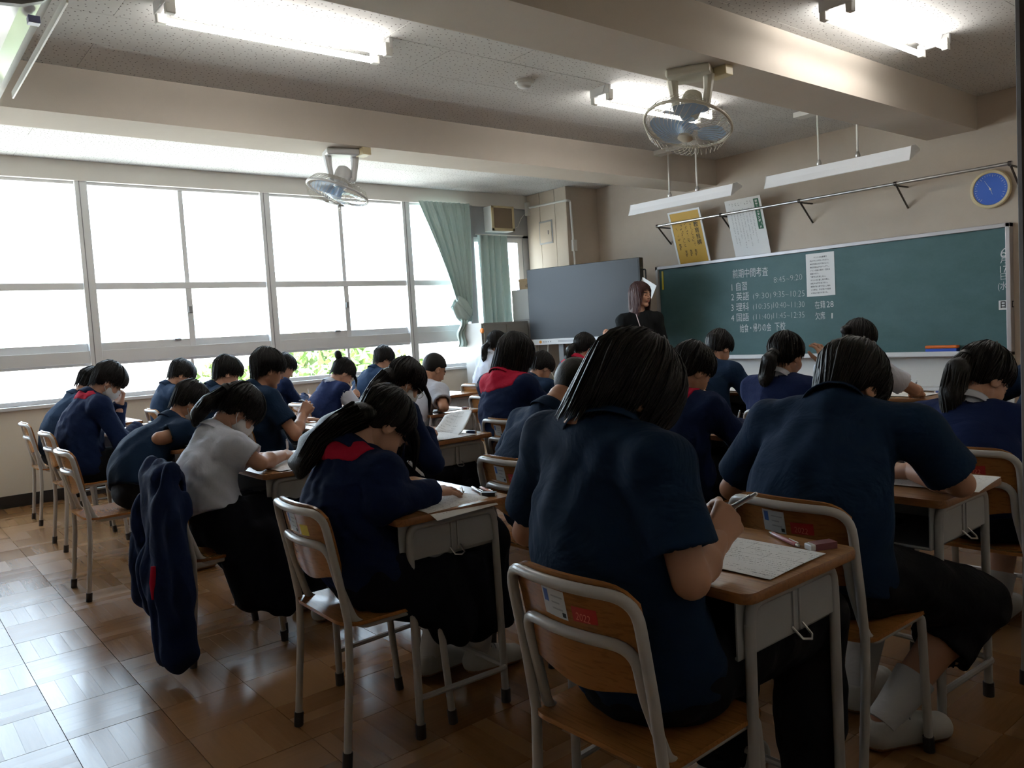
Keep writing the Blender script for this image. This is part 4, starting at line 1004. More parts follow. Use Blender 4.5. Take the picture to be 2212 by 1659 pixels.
        for a in range(8):
            for b in range(a + 1, 8):
                if np.abs(corner[a] - corner[b]).sum() != 1: continue
                m = (C[:, a] < 0) != (C[:, b] < 0); t = np.where(m, C[:, a] / (C[:, a] - C[:, b] + 1e-12), 0)
                P += m[:, None] * (corner[a] + t[:, None] * (corner[b] - corner[a])); W += m
        V = s.lo + (act + P / W[:, None]) * s.h; Q = []
        for ax in range(3):
            A = np.moveaxis(S, ax, 0); ch = np.moveaxis(A[1:] != A[:-1], 0, ax); e = np.argwhere(ch); u, v = (ax + 1) % 3, (ax + 2) % 3
            ok = (e[:, u] > 0) & (e[:, v] > 0) & (e[:, u] < S.shape[u] - 1) & (e[:, v] < S.shape[v] - 1); e = e[ok]
            ins = S[e[:, 0], e[:, 1], e[:, 2]]
            def g(du, dv):
                w = e.copy(); w[:, u] -= du; w[:, v] -= dv; return idx[w[:, 0], w[:, 1], w[:, 2]]
            q = np.stack([g(1, 1), g(0, 1), g(0, 0), g(1, 0)], 1); q[~ins] = q[~ins][:, ::-1]; Q.append(q)
        return V, np.concatenate(Q)
def np_mesh(name, V, Q, mats, mi=None, smooth=True):
    me = bpy.data.meshes.new(name); n = len(Q)
    me.vertices.add(len(V)); me.vertices.foreach_set('co', np.asarray(V, np.float32).ravel())
    me.loops.add(n * 4); me.loops.foreach_set('vertex_index', np.asarray(Q, np.int32).ravel())
    me.polygons.add(n); me.polygons.foreach_set('loop_start', np.arange(0, n * 4, 4, dtype=np.int32)); me.polygons.foreach_set('loop_total', np.full(n, 4, np.int32))
    if smooth: me.polygons.foreach_set('use_smooth', np.ones(n, bool))
    for m in mats: me.materials.append(m)
    if mi is not None: me.polygons.foreach_set('material_index', np.asarray(mi, np.int32))
    me.update(calc_edges=True); me.validate(); return me
def np_obj(name, V, Q, mats, parent, mi=None): return link(bpy.data.objects.new(name, np_mesh(name, V, Q, mats if isinstance(mats, list) else [mats], mi)), parent)

# ------------------------------------------------------------------ people materials
def skin_material(name, c):
    g = NT(name); n = g.noise(g.obj(), 14.0, 3)
    g.L.new(g.mix(n, tuple(x * 0.9 for x in c) + (1,), tuple(min(1, x * 1.08) for x in c) + (1,)), g.b.inputs['Base Color'])
    g.b.inputs['Roughness'].default_value = 0.5; g.b.inputs['Specular IOR Level'].default_value = 0.35; return g.m
M_SKIN = skin_material('skin', (0.50, 0.275, 0.185)); M_SKIN2 = skin_material('skin_tan', (0.43, 0.22, 0.135))
M_LIP = mat('lips', (0.38, 0.13, 0.10), 0.45); M_BROW = mat('brow_hair', (0.025, 0.018, 0.014), 0.6)
def hair_material(name, c, hi, scale):
    g = NT(name); o = g.obj(); n = g.noise(g.mapping(o, scale), 1.0, 4, 0.7)
    g.L.new(g.mix(n, c, hi), g.b.inputs['Base Color']); g.b.inputs['Roughness'].default_value = 0.48; g.b.inputs['Specular IOR Level'].default_value = 0.28
    g.bump(n, 0.55, 0.006); return g.m
M_HAIR = hair_material('black_hair', (0.004, 0.0035, 0.0035, 1), (0.014, 0.011, 0.010, 1), (170, 170, 14))
M_HAIRB = hair_material('black_hair_swept', (0.004, 0.0035, 0.0035, 1), (0.014, 0.011, 0.010, 1), (170, 18, 60))
M_HAIRT = hair_material('brown_hair', (0.035, 0.012, 0.012, 1), (0.095, 0.040, 0.035, 1), (170, 170, 10))
def cloth_material(name, c, wr=0.5, rough=0.85, fs=7.0):
    g = NT(name); o = g.obj(); n = g.noise(o, fs, 4, 0.55, 0.6); w = g.noise(o, 420.0, 2)
    g.L.new(g.mix(n, tuple(x * 0.82 for x in c) + (1,), tuple(min(1, x * 1.12) for x in c) + (1,)), g.b.inputs['Base Color'])
    g.bump(g.math('ADD', g.math('MULTIPLY', n, 1.0), g.math('MULTIPLY', w, 0.008)), wr, 0.03)
    g.b.inputs['Roughness'].default_value = rough; g.b.inputs['Specular IOR Level'].default_value = 0.12; g.b.inputs['Sheen Weight'].default_value = 0.0
    return g.m
M_POLO = cloth_material('navy_polo_cloth', (0.0075, 0.021, 0.050)); M_JACK = cloth_material('navy_jacket_cloth', (0.007, 0.016, 0.056), 0.5)
M_RED = cloth_material('red_trim_cloth', (0.42, 0.012, 0.040)); M_BLOUSE = cloth_material('white_blouse_cloth', (0.56, 0.59, 0.68), 0.6)
M_VEST = cloth_material('navy_vest_knit', (0.010, 0.019, 0.072)); M_TROU = cloth_material('dark_trouser_cloth', (0.008, 0.008, 0.010), 0.5); M_SKIRT = cloth_material('dark_skirt_cloth', (0.006, 0.007, 0.012), 0.5)
M_BLACKT = cloth_material('black_top_cloth', (0.009, 0.010, 0.011), 0.4)
M_MASK = cloth_material('mask_cloth', (0.70, 0.71, 0.72), 0.25); M_SHOE = mat('white_shoe', (0.40, 0.39, 0.37), 0.5, var=0.12, vscale=30); M_SOLE = mat('shoe_sole', (0.30, 0.17, 0.10), 0.6)
M_SOCK = cloth_material('white_sock', (0.50, 0.50, 0.51), 0.3)

# ------------------------------------------------------------------ head, hands, shoes (built once, in their own frames)
def build_head(h, fem=False):
    f = Field((-0.105, -0.125, -0.145), (0.105, 0.13, 0.14), h); w = 0.95 if fem else 1.0
    f.ell((0, -0.012, 0.035), (0.076 * w, 0.094, 0.088), 0.0); f.ell((0, 0.028, -0.030), (0.063 * w, 0.062, 0.078), 0.02)
    for s in (-1, 1):
        f.rc((s * 0.052 * w, -0.005, -0.048), (s * 0.014, 0.060, -0.098), 0.017, 0.015, 0.02); f.ell((s * 0.036, 0.056, -0.032), (0.026, 0.026, 0.028), 0.02)
    f.ell((0, 0.068, -0.097), (0.020, 0.017, 0.017), 0.015); f.rc((-0.03, 0.080, 0.022), (0.03, 0.080, 0.022), 0.011, None, 0.015)
    for s in (-1, 1): f.ell((s * 0.030, 0.100, 0.003), (0.019, 0.016, 0.012), 0.008, op='s')
    f.rc((0, 0.086, 0.012), (0, 0.106, -0.026), 0.0065, 0.0100, 0.010)
    for s in (-1, 1): f.ell((s * 0.010, 0.098, -0.030), (0.0075, 0.009, 0.0065), 0.006); f.ell((s * 0.030, 0.078, 0.002), (0.016, 0.012, 0.009), 0.004)
    f.rc((-0.016, 0.087, -0.056), (0.016, 0.087, -0.056), 0.0062, None, 0.006); f.rc((-0.013, 0.086, -0.066), (0.013, 0.086, -0.066), 0.0065, None, 0.005)
    f.rc((-0.02, 0.098, -0.0605), (0.02, 0.098, -0.0605), 0.0022, None, 0.002, op='s')
    for s in (-1, 1):
        R = np.array(Matrix.Rotation(s * -0.35, 3, 'Z') @ Matrix.Rotation(-0.2, 3, 'X'))
        f.ell((s * 0.079 * w, -0.010, -0.010), (0.0085, 0.020, 0.031), 0.004, R); f.ell((s * 0.090 * w, -0.004, -0.006), (0.009, 0.010, 0.019), 0.004, R, op='s')
    f.rc((0, -0.018, -0.05), (0, -0.034, -0.16), 0.050 * w, 0.050 * w, 0.02)
    V, Q = f.mesh(); c = V[Q].mean(1); mi = np.zeros(len(Q), int)
    x, y, z = np.abs(c[:, 0]), c[:, 1], c[:, 2]
    mi[(x < 0.019) & (y > 0.078) & (z < -0.052) & (z > -0.071)] = 1
    mi[(np.abs(z - 0.026 + 0.12 * np.abs(x - 0.030)) < 0.0045) & (x > 0.012) & (x < 0.047) & (y > 0.06)] = 2
    mi[(np.abs(z - 0.0015) < 0.0034) & (x > 0.017) & (x < 0.043) & (y > 0.06)] = 2
    return V, Q, mi
HEADS = {'m': build_head(0.0052), 'f': build_head(0.0052, True), 't': build_head(0.0036, True)}
def hand_mesh(curl, thumb, spread=1.0, side=1, h=0.0036):
    f = Field((-0.085, -0.055, -0.105), (0.06, 0.20, 0.04), h)
    f.rc((0, -0.05, 0), (0, 0.012, 0), 0.0255, 0.024, 0.01, ((1, 0, 0), 1.25))
    base = [(-0.030, 0.085, 0.002), (-0.010, 0.090, 0.004), (0.010, 0.086, 0.003), (0.028, 0.076, -0.001)]
    L = [0.072, 0.079, 0.073, 0.058]
    for i, b in enumerate(base):
        f.rc((b[0] * 0.55, 0.012, 0), b, 0.0135, 0.0118, 0.012)
        p = np.array(b); a = 0.0; ax = np.array([math.sin(math.radians((-8, -2, 4, 10)[i] * spread)), math.cos(math.radians((-8, -2, 4, 10)[i] * spread))]); r = (0.0088, 0.0090, 0.0086, 0.0076)[i]
        for j, fr in enumerate((0.45, 0.30, 0.25)):
            a += math.radians(curl[i][j]); q = p + L[i] * fr * np.array([ax[0] * math.cos(a), ax[1] * math.cos(a), -math.sin(a)])
            f.rc(p, q, r * (1 - 0.06 * j), r * (1 - 0.06 * (j + 1)), 0.004 if j else 0.007); p = q
    p = np.array([-0.018, 0.018, -0.006]); m1, m2, m3 = [np.array(t) for t in thumb]
    f.rc(p, m1, 0.0165, 0.0130, 0.012); f.rc(m1, m2, 0.0112, 0.0100, 0.005); f.rc(m2, m3, 0.0098, 0.0082, 0.004)
    V, Q = f.mesh()
    if side < 0: V = V * [-1, 1, 1]; Q = Q[:, ::-1]
    return V, Q
_TH_OUT = ((-0.045, 0.045, -0.012), (-0.066, 0.075, -0.018), (-0.076, 0.100, -0.022)); _TH_IN = ((-0.042, 0.045, -0.022), (-0.044, 0.078, -0.040), (-0.030, 0.100, -0.050))
_C = lambda *a: [list(x) for x in a]
HANDS = {}
for nm, cu, th, sp in (('flat', _C((8, 12, 8), (6, 10, 8), (8, 12, 8), (12, 14, 10)), _TH_OUT, 1.3), ('relaxed', _C((22, 32, 20), (26, 36, 22), (30, 40, 24), (34, 42, 26)), _TH_OUT, 0.8),
                       ('pen', _C((38, 42, 18), (50, 58, 30), (58, 75, 45), (60, 80, 45)), _TH_IN, 0.5), ('fist', _C((60, 85, 50), (64, 88, 50), (66, 88, 50), (66, 84, 50)), _TH_IN, 0.3)):
    for sd in (1, -1): HANDS[nm, sd] = hand_mesh(cu, th, sp, sd)
def build_shoe():
    f = Field((-0.06, -0.10, -0.012), (0.06, 0.20, 0.11), 0.006)
    f.rc((0, -0.045, 0.035), (0, 0.13, 0.030), 0.040, 0.037, 0.02, ((1, 0, 0), 1.05)); f.rc((0, -0.05, 0.04), (0, -0.03, 0.085), 0.036, 0.038, 0.02); f.rc((0, 0.0, 0.06), (0, 0.08, 0.045), 0.034, 0.028, 0.02)
    f.cut((0, 0, 0.0), (0, 0, -1)); f.cut((0, -0.03, 0.088), (0, -0.25, 1)); f.ell((0, -0.035, 0.095), (0.030, 0.034, 0.03), 0.004, op='s')
    V, Q = f.mesh(); return np_mesh('shoe', V, Q, [M_SHOE, M_SOLE], (V[Q].mean(1)[:, 2] < 0.014).astype(int))
SHOE = build_shoe()
_lc = MB()
for k in range(4):
    y, z = 0.005 + k * 0.022, 0.096 - k * 0.0095; _lc.tube([(-0.026, y + 0.004, z - 0.012), (-0.012, y, z - 0.001), (0.012, y + 0.006, z - 0.001), (0.026, y + 0.002, z - 0.012)], 0.0032, 5)
_lc.tube([(-0.0415, -0.03, 0.03), (-0.043, 0.04, 0.024), (-0.040, 0.10, 0.02)], 0.0035, 5)
LACES = bpy.data.meshes.new('laces'); LACES.from_pydata(_lc.v, [], _lc.f); LACES.materials.append(mat('grey_lace', (0.16, 0.17, 0.19), 0.7))
# ------------------------------------------------------------------ hair shapes in the head's own frame
TH = np.radians([0, 35, 65, 90, 115, 145, 180])
HSTY = {  # thickness scale radii, centre, lower edge by angle from the face, groove depth, grooves, ragged edge, extra solids
 'short_a': dict(r=(0.094, 0.114, 0.104), c=(0, -0.013, 0.040), zb=(0.048, 0.040, 0.010, 0.006, -0.035, -0.075, -0.080), amp=0.00147, n=32, jag=0.016),
 'short_b': dict(r=(0.097, 0.117, 0.110), c=(0, -0.010, 0.040), zb=(0.030, 0.022, -0.005, 0.000, -0.040, -0.080, -0.088), amp=0.00189, n=26, jag=0.022),
 'short_c': dict(r=(0.096, 0.118, 0.102), c=(0, -0.006, 0.045), zb=(0.040, 0.030, 0.000, -0.005, -0.045, -0.075, -0.078), amp=0.00210, n=21, jag=0.026, extra=[((0, 0.075, 0.070), (0.05, 0.035, 0.03))]),
 'shaggy': dict(taper=0.16, r=(0.101, 0.122, 0.112), c=(0, -0.012, 0.036), zb=(-0.040, -0.060, -0.085, -0.036, -0.070, -0.120, -0.135), amp=0.00231, n=38, jag=0.034, extra=[((0, 0.05, 0.02), (0.088, 0.065, 0.075))]),
 'buzz': dict(r=(0.083, 0.102, 0.096), c=(0, -0.013, 0.036), zb=(0.062, 0.055, 0.030, 0.010, -0.030, -0.058, -0.062), amp=0.00034, n=62, jag=0.006),
 'bob': dict(taper=0.02, r=(0.100, 0.118, 0.108), c=(0, -0.012, 0.036), zb=(0.020, 0.000, -0.090, -0.125, -0.130, -0.135, -0.138), amp=0.00147, n=45, jag=0.012, extra=[((0, -0.030, -0.060), (0.098, 0.085, 0.105))]),
 'tied': dict(taper=0.27, r=(0.089, 0.110, 0.101), c=(0, -0.013, 0.037), zb=(0.052, 0.040, 0.005, -0.002, -0.040, -0.068, -0.072), amp=0.00076, n=55, jag=0.010),
 'long': dict(taper=0.10, r=(0.094, 0.114, 0.106), c=(0, -0.013, 0.037), zb=(0.030, 0.010, -0.060, -0.090, -0.110, -0.125, -0.130), amp=0.00118, n=47, jag=0.016, extra=[((0, -0.045, -0.06), (0.078, 0.065, 0.09))]),
 'teacher': dict(taper=0.03, r=(0.093, 0.112, 0.104), c=(0, -0.013, 0.037), zb=(0.058, 0.045, -0.235, -0.27, -0.27, -0.28, -0.28), amp=0.0016, n=46, jag=0.02, extra=[((0, -0.035, -0.05), (0.094, 0.078, 0.12)), ((0, -0.04, -0.17), (0.098, 0.062, 0.12))], cutface=True),
 'bangs': dict(taper=0.22, r=(0.092, 0.114, 0.104), c=(0, -0.010, 0.037), zb=(0.020, 0.012, -0.015, -0.002, -0.040, -0.068, -0.072), amp=0.00109, n=50, jag=0.016),
}
def build_hair(st, h=0.006):
    p = HSTY[st]; f = Field((-0.13, -0.16, min(p['zb']) - 0.03), (0.13, 0.16, 0.175), h); X, Y, Z = f.ax[0][:, None, None], f.ax[1][None, :, None], f.ax[2][None, None, :]
    f.ell(p['c'], p['r'], 0.0)
    for c, r in p.get('extra', []): f.ell(c, r, 0.025)
    ph = np.arctan2(X + 0 * Z, (Y + 0.03) + 0 * Z); th = np.abs(np.arctan2(X, Y)) + 0 * Z
    rad = np.sqrt(X ** 2 + (Y + 0.03) ** 2) + 0 * Z
    wob = np.sin(3 * ph + 1.0) * 1.3 + np.sin(7 * ph + 30 * Z) * 0.5
    g = np.sin(p['n'] * ph + 2.2 * wob) + 0.6 * np.sin(p['n'] * 1.7 * ph + 1.5 * wob + 18 * Z)
    f.F += (p['amp'] * g * np.clip((rad - 0.015) / 0.05, 0, 1)).astype(np.float32)
    zb = np.interp(th, TH, p['zb']) + p['jag'] * (0.5 + 0.5 * np.sin(p['n'] * 0.62 * ph + 1.7 * wob)) * 0.8
    f.F = np.maximum(f.F, (zb - Z).astype(np.float32))
    if p.get('cutface'): f.ell((0, 0.085, -0.02), (0.064, 0.085, 0.082), 0.006, op='s'); f.rc((0, 0.03, -0.09), (0, 0.03, -0.3), 0.055, None, 0.01, op='s')
    return f.mesh()
def nrm(v): v = np.array(v, float); return v / (np.linalg.norm(v) + 1e-12)
def tube_strands(paths, rad, n=3):
    """many thin tapering locks as one mesh: paths (S,K,3), rad (S,K)"""
    P = np.asarray(paths, float); S, K, _ = P.shape; T = np.gradient(P, axis=1); T /= np.linalg.norm(T, axis=2, keepdims=True) + 1e-9
    ref = np.array([0.31, 0.22, 0.93]); U = np.cross(T, ref); U /= np.linalg.norm(U, axis=2, keepdims=True) + 1e-9; Wv = np.cross(T, U)
    V = np.stack([P + (U * math.cos(2 * math.pi * k / n) + Wv * math.sin(2 * math.pi * k / n)) * rad[..., None] for k in range(n)], 2)
    idx = np.arange(S * K * n).reshape(S, K, n); a = idx[:, :-1]; b = idx[:, 1:]
    Q = np.stack([a, np.roll(a, -1, 2), np.roll(b, -1, 2), b], -1).reshape(-1, 4)
    return V.reshape(-1, 3), Q
def strand_cap(st, count, seed, thick=0.0032):
    """locks lying on the head from the crown down to the ragged edge"""
    p = HSTY[st]; rs = np.random.RandomState(seed); c = np.array(p['c']); r = np.array(p['r']) + p.get('lift', 0.001); K = 8; P = []; R = []
    for _ in range(count):
        ph = rs.uniform(-math.pi, math.pi); th = abs(ph); ze = np.interp(th, TH, p['zb']) + rs.uniform(-0.020, 0.016) * (1.0 + 20 * p['jag']) * 0.75
        t0 = rs.uniform(0.10, 1.15); cr = np.array([0, -0.022, 0]); sw = rs.normal() * 0.20 + p.get('swirl', 0.25); lf = rs.uniform(0.0, 0.004) + (rs.rand() < 0.12) * rs.uniform(0.0, 0.006)
        te = math.acos(max(-1, min(1, (ze - c[2]) / r[2]))) if ze > c[2] - 0.02 else math.pi / 2 + (c[2] - ze) / 0.105
        if te < t0 + 0.2: t0 = max(0.05, te - 0.7)
        pts = []
        for k in range(K):
            f = k / (K - 1); t = t0 + (te - t0) * f; a = ph + sw * (1 - f); rr = r + lf + 0.003 * f ** 3 * rs.rand()
            if t < math.pi / 2: q = np.array([math.sin(t) * math.sin(a) * rr[0], math.sin(t) * math.cos(a) * rr[1], math.cos(t) * rr[2]])
            else: w = 1 - p.get('taper', 0.27) * (t - math.pi / 2) * (1 if th > 1.0 else 0.3); q = np.array([math.sin(a) * rr[0] * w, math.cos(a) * rr[1] * w, -(t - math.pi / 2) * 0.105])
            pts.append(c + cr * max(0, 1 - t) + q)
        P.append(pts); w = thick * rs.uniform(0.7, 1.4); R.append([w * 0.6, w, w, w, w, w * 0.85, w * 0.6, w * 0.15])
    return tube_strands(np.array(P), np.array(R))
def strand_bundle(pts, rad, wide, count, seed, thick=0.0034, K=12, ragged=0.25):
    """a fall of hair along a path of points with radii"""
    rs = np.random.RandomState(seed); A = np.array(pts, float); L = np.r_[0, np.cumsum(np.linalg.norm(np.diff(A, axis=0), axis=1))]; L /= L[-1]; P = []; R = []
    e = nrm(wide[0]) if wide else np.array([1.0, 0, 0]); wf = wide[1] if wide else 1.0
    def at(u): return np.array([np.interp(u, L, A[:, i]) for i in range(3)])
    for _ in range(count):
        a = rs.uniform(0, 2 * math.pi); q = math.sqrt(rs.uniform(0.15, 1.0)); end = 1 - ragged * rs.rand() ** 2 + 0.06 * rs.rand(); w0 = rs.normal() * 0.35; pp = []
        for k in range(K):
            u = end * k / (K - 1); c = at(min(u, 1)); 
            if u > 1: c = c + (A[-1] - A[-2]) * (u - 1) * 2
            t = nrm(at(min(1, u + 0.04)) - at(max(0, u - 0.04))); x = nrm(e - t * (e @ t)); y = np.cross(t, x); rr = np.interp(min(u, 1), L, rad) * (0.96 if u < 0.9 else 1.05)
            an = a + w0 * u; pp.append(c + (x * math.cos(an) * wf + y * math.sin(an)) * rr * q)
        P.append(pp); w = thick * rs.uniform(0.6, 1.3); R.append([w * (1 if k < K - 3 else (K - 1 - k) / 3 * 0.8 + 0.1) for k in range(K)])
    return tube_strands(np.array(P), np.array(R))
_HAIRC = {}
def hair_data(st, m):
    if (st, m.name) not in _HAIRC:
        V, Q = build_hair(st); cnt = {'buzz': 0, 'tied': 260, 'bangs': 380, 'teacher': 420, 'shaggy': 620, 'bob': 460}.get(st, 420)
        if cnt: v, q = strand_cap(st, cnt, len(_HAIRC) + 5); Q = np.concatenate([Q, q + len(V)]); V = np.concatenate([V, v])
        _HAIRC[st, m.name] = np_mesh('hair', V, Q, [m])
    return _HAIRC[st, m.name]
def build_mask():
    f = Field((-0.085, 0.0, -0.125), (0.085, 0.14, 0.02), 0.005); f.ell((0, 0.030, -0.045), (0.067, 0.078, 0.066), 0); f.ell((0, 0.098, -0.035), (0.020, 0.016, 0.04), 0.02); f.ell((0, 0.065, -0.09), (0.03, 0.028, 0.024), 0.02)
    f.cut((0, 0.022, 0), (0, -1, 0.25)); f.cut((0, 0.09, -0.004), (0, -0.25, 1)); return np_mesh('face_mask', *f.mesh(), [M_MASK])
MASK = build_mask()
LOOPS = []
for s in (-1, 1):
    _lp = MB()
    _lp.tube([(s * 0.063, 0.035, -0.025), (s * 0.078, 0.0, 0.010), (s * 0.083, -0.022, 0.012), (s * 0.083, -0.03, -0.008), (s * 0.076, -0.01, -0.045), (s * 0.063, 0.032, -0.075)], 0.0022, 5)
    LOOPS.append(bpy.data.meshes.new('ear_loop')); LOOPS[-1].from_pydata(_lp.v, [], _lp.f); LOOPS[-1].materials.append(M_MASK)
_gl = MB()
for s in (-1, 1):
    _gl.tube([(s * 0.034 + 0.024 * math.cos(a), 0.108 - 0.10 * (0.024 * math.cos(a)) ** 2, 0.0 + 0.019 * math.sin(a)) for a in np.linspace(0, 2 * math.pi, 20, endpoint=False)], 0.0016, 5, closed=True)
    _gl.tube([(s * 0.058, 0.104, 0.006), (s * 0.078, 0.06, 0.008), (s * 0.083, -0.01, 0.006), (s * 0.084, -0.03, -0.012)], 0.0016, 5)
_gl.tube([(-0.011, 0.110, 0.004), (0, 0.113, 0.007), (0.011, 0.110, 0.004)], 0.0014, 5)
GLASSES = bpy.data.meshes.new('glasses'); GLASSES.from_pydata(_gl.v, [], _gl.f); GLASSES.materials.append(M_METAL)
# ------------------------------------------------------------------ person builder
def nrm(v): v = np.array(v, float); return v / (np.linalg.norm(v) + 1e-12)
def ik(a, c, l1, l2, pole):
    a, c = np.array(a, float), np.array(c, float); d = c - a; L = np.linalg.norm(d); m = (l1 + l2) * 0.995
    if L > m: c = a + d / L * m; d = c - a; L = m
    x = (l1 * l1 - l2 * l2 + L * L) / (2 * L); y = math.sqrt(max(0, l1 * l1 - x * x)); u = d / L; p = np.array(pole, float); p = p - u * (p @ u); p = nrm(p)
    return a + u * x + p * y, c
def cyl(f, a, b, r1, r2, k=0.012, inner=0.0):
    """sleeve or trouser leg: flat open end at b"""
    a = np.array(a, float); b = np.array(b, float); R = max(r1, r2); m = R + k + 3 * f.h; q = f.sub(np.minimum(a, b) - m, np.maximum(a, b) + m)
    if q is None: return
    sl, X, Y, Z = q; ba = b - a; L = math.sqrt(ba @ ba); u = ba / L; qx, qy, qz = X - a[0], Y - a[1], Z - a[2]; t = qx * u[0] + qy * u[1] + qz * u[2]; tc = np.clip(t, 0, L)
    rad = np.sqrt((qx - tc * u[0]) ** 2 + (qy - tc * u[1]) ** 2 + (qz - tc * u[2]) ** 2); radc = np.sqrt(np.maximum(qx ** 2 + qy ** 2 + qz ** 2 - t ** 2, 0)); rr = r1 + (r2 - r1) * tc / L
    d = np.where(t > L, np.maximum(radc - r2, t - L), rad - rr)
    if inner: d = np.where(t > L - 0.05, np.maximum(d, -(radc - (rr - inner))), d)
    f.comb(sl, d.astype(np.float32), k, 'u')
def collar_mesh(nb, up, e, s, m, parent, base, name='collar', big=1.0, h=1.0, open_front=0.02):
    up = nrm(up); e = nrm(e - up * (e @ up)); fr = np.cross(up, e); V = []; F = []; n = 36
    rows = [(0.000, 0.066), (0.030, 0.061), (0.047, 0.060), (0.050, 0.065), (0.038, 0.071), (0.006, 0.083), (0.002, 0.081), (0.034, 0.067)]
    for hh, r in rows:
        for k in range(n):
            a = 2 * math.pi * k / n; front = max(0, math.cos(a)); H = hh * h * (1 - 0.75 * front ** 2) - open_front * front ** 2 - 0.008
            r_ = r * big * s; V.append(nb + up * H * s + (e * math.sin(a) * 1.06 + fr * math.cos(a)) * r_ + fr * (0.012 * s) - base)
    for i in range(len(rows) - 1):
        for k in range(n): F.append((i * n + k, i * n + (k + 1) % n, (i + 1) * n + (k + 1) % n, (i + 1) * n + k))
    return MB().add(V, F).build(name, m, parent, True, auto=False)
def person(sp):
    s = sp.get('s', 1.0); fem = sp.get('fem', False); hc = np.array(sp['hc'], float); hip = np.array(sp['hip'], float); vb, vc = sp.get('vox', (0.012, 0.011))
    Rh = np.array((Matrix.Rotation(sp.get('yaw', 0), 3, 'Z') @ Matrix.Rotation(-sp.get('pitch', 0.5), 3, 'X') @ Matrix.Rotation(sp.get('roll', 0), 3, 'Y')))
    hs = 0.945 * s; hb = hc + Rh @ np.array([0, -0.025, -0.07]) * hs
    nb = np.array(sp['nb'], float) if 'nb' in sp else hb + np.array([0, -0.068, -0.055]) * s + (hip - hc) * np.array([0.12, 0, 0])
    e = nrm(sp.get('lat', (1, 0, 0))); bk = np.cross((0, 0, 1), e) * -1.0            # bk points backwards
    bulge = sp.get('bulge', 0.06)
    chest = hip + (nb - hip) * 0.64 + bk * bulge * s
    sw = (0.158 if fem else 0.178) * s; sh_off = np.array(sp.get('sh', (0, 0, 0)), float)
    fw = -bk
    shR = nb + e * sw + fw * 0.035 * s + np.array([0, 0, -0.055 * s]) + sh_off; shL = nb - e * sw + fw * 0.035 * s + np.array([0, 0, -0.055 * s]) + sh_off * [1, 1, 1]
    if 'shR' in sp: shR = np.array(sp['shR'], float)
    if 'shL' in sp: shL = np.array(sp['shL'], float)
    ua, fa = 0.275 * s, 0.24 * s
    elR, wrR = ik(shR, sp['wR'], ua, fa, sp.get('pR', (0.8, -0.4, -0.6))); elL, wrL = ik(shL, sp['wL'], ua, fa, sp.get('pL', (-0.8, -0.4, -0.6)))
    if 'eR' in sp: elR = np.array(sp['eR'], float)
    if 'eL' in sp: elL = np.array(sp['eL'], float)
    hjR, hjL = hip + e * 0.088 * s + fw * 0.02, hip - e * 0.088 * s + fw * 0.02
    aR = np.array(sp.get('aR', hip + fw * 0.40 + e * 0.10 + [0, 0, 0.085 - hip[2]]), float); aL = np.array(sp.get('aL', hip + fw * 0.40 - e * 0.10 + [0, 0, 0.085 - hip[2]]), float)
    kR, aR = ik(hjR, aR, 0.43 * s, 0.41 * s, sp.get('kpR', fw + [0, 0, 0.9])); kL, aL = ik(hjL, aL, 0.43 * s, 0.41 * s, sp.get('kpL', fw + [0, 0, 0.9]))
    base = np.array([hip[0], hip[1], 0.0]); pts = np.array([hip, nb, shR, shL, elR, elL, wrR, wrL, kR, kL, aR, aL, chest, hb]); lo, hi = pts.min(0) - 0.2, pts.max(0) + 0.2
    up = nrm(nb - hip); nlow = nb + fw * 0.025 * s - np.array([0, 0, 0.055 * s]); tw = 0.90 * s if fem else s
    ctl = (hip + nlow) / 2 + bk * bulge * 2.0 * s; US = np.linspace(0, 1, 9)
    SPN = [hip * (1 - u) ** 2 + 2 * u * (1 - u) * ctl + nlow * u * u for u in US]; m1 = SPN[2]
    RT = np.interp(US, [0, 0.25, 0.45, 0.62, 0.78, 0.9, 1.0], [0.106, 0.100 if not fem else 0.094, 0.103 if not fem else 0.097, 0.109, 0.106, 0.090, 0.062])
    def torso(f, t, k=0.05, low=True, slack=0.0):
        for i in range(0 if low else 3, 8):
            r0, r1 = RT[i] * tw + t + slack * float(np.interp(US[i], [0.4, 0.75], [1, 0])), RT[i + 1] * tw + t + slack * float(np.interp(US[i + 1], [0.4, 0.75], [1, 0]))
            f.rc(SPN[i], SPN[i + 1], r0, r1, 0.02, (e, 1.44))
        f.rc(shL, shR, 0.046 * s + t, None, 0.06); f.rc(nb - up * 0.01, shR, 0.036 * s + t, 0.042 * s + t, 0.05); f.rc(nb - up * 0.01, shL, 0.036 * s + t, 0.042 * s + t, 0.05)
    # skin body: neck, torso, arms, legs in one field
    f = Field(lo, hi, vb); torso(f, 0.0)
    f.rc(nlow + up * 0.02, hb, 0.056 * s, 0.049 * s, 0.03)
    for a, b, c in ((shR, elR, wrR), (shL, elL, wrL)):
        f.rc(a, b, 0.046 * s, 0.033 * s, 0.03); f.rc(b, b + (c - b) * 0.4, 0.031 * s, 0.035 * s, 0.015); f.rc(b + (c - b) * 0.4, c, 0.037 * s, 0.0265 * s, 0.015)
    mids = []
    for a, b, c in ((hjR, kR, aR), (hjL, kL, aL)):
        f.rc(a, b, 0.080 * s, 0.054 * s, 0.04); mid = b + (c - b) * 0.35 - nrm(np.cross(np.cross(c - b, b - a), c - b)) * 0.012; mids.append(mid); f.rc(b, mid, 0.051 * s, 0.052 * s, 0.02); f.rc(mid, c, 0.050 * s, 0.034 * s, 0.02); f.rc(c, c + [0, 0, -0.05], 0.034 * s, 0.034 * s, 0.01)
    V, Q = f.mesh(); mi = np.zeros(len(Q), int); parts = [(V, Q, mi)]
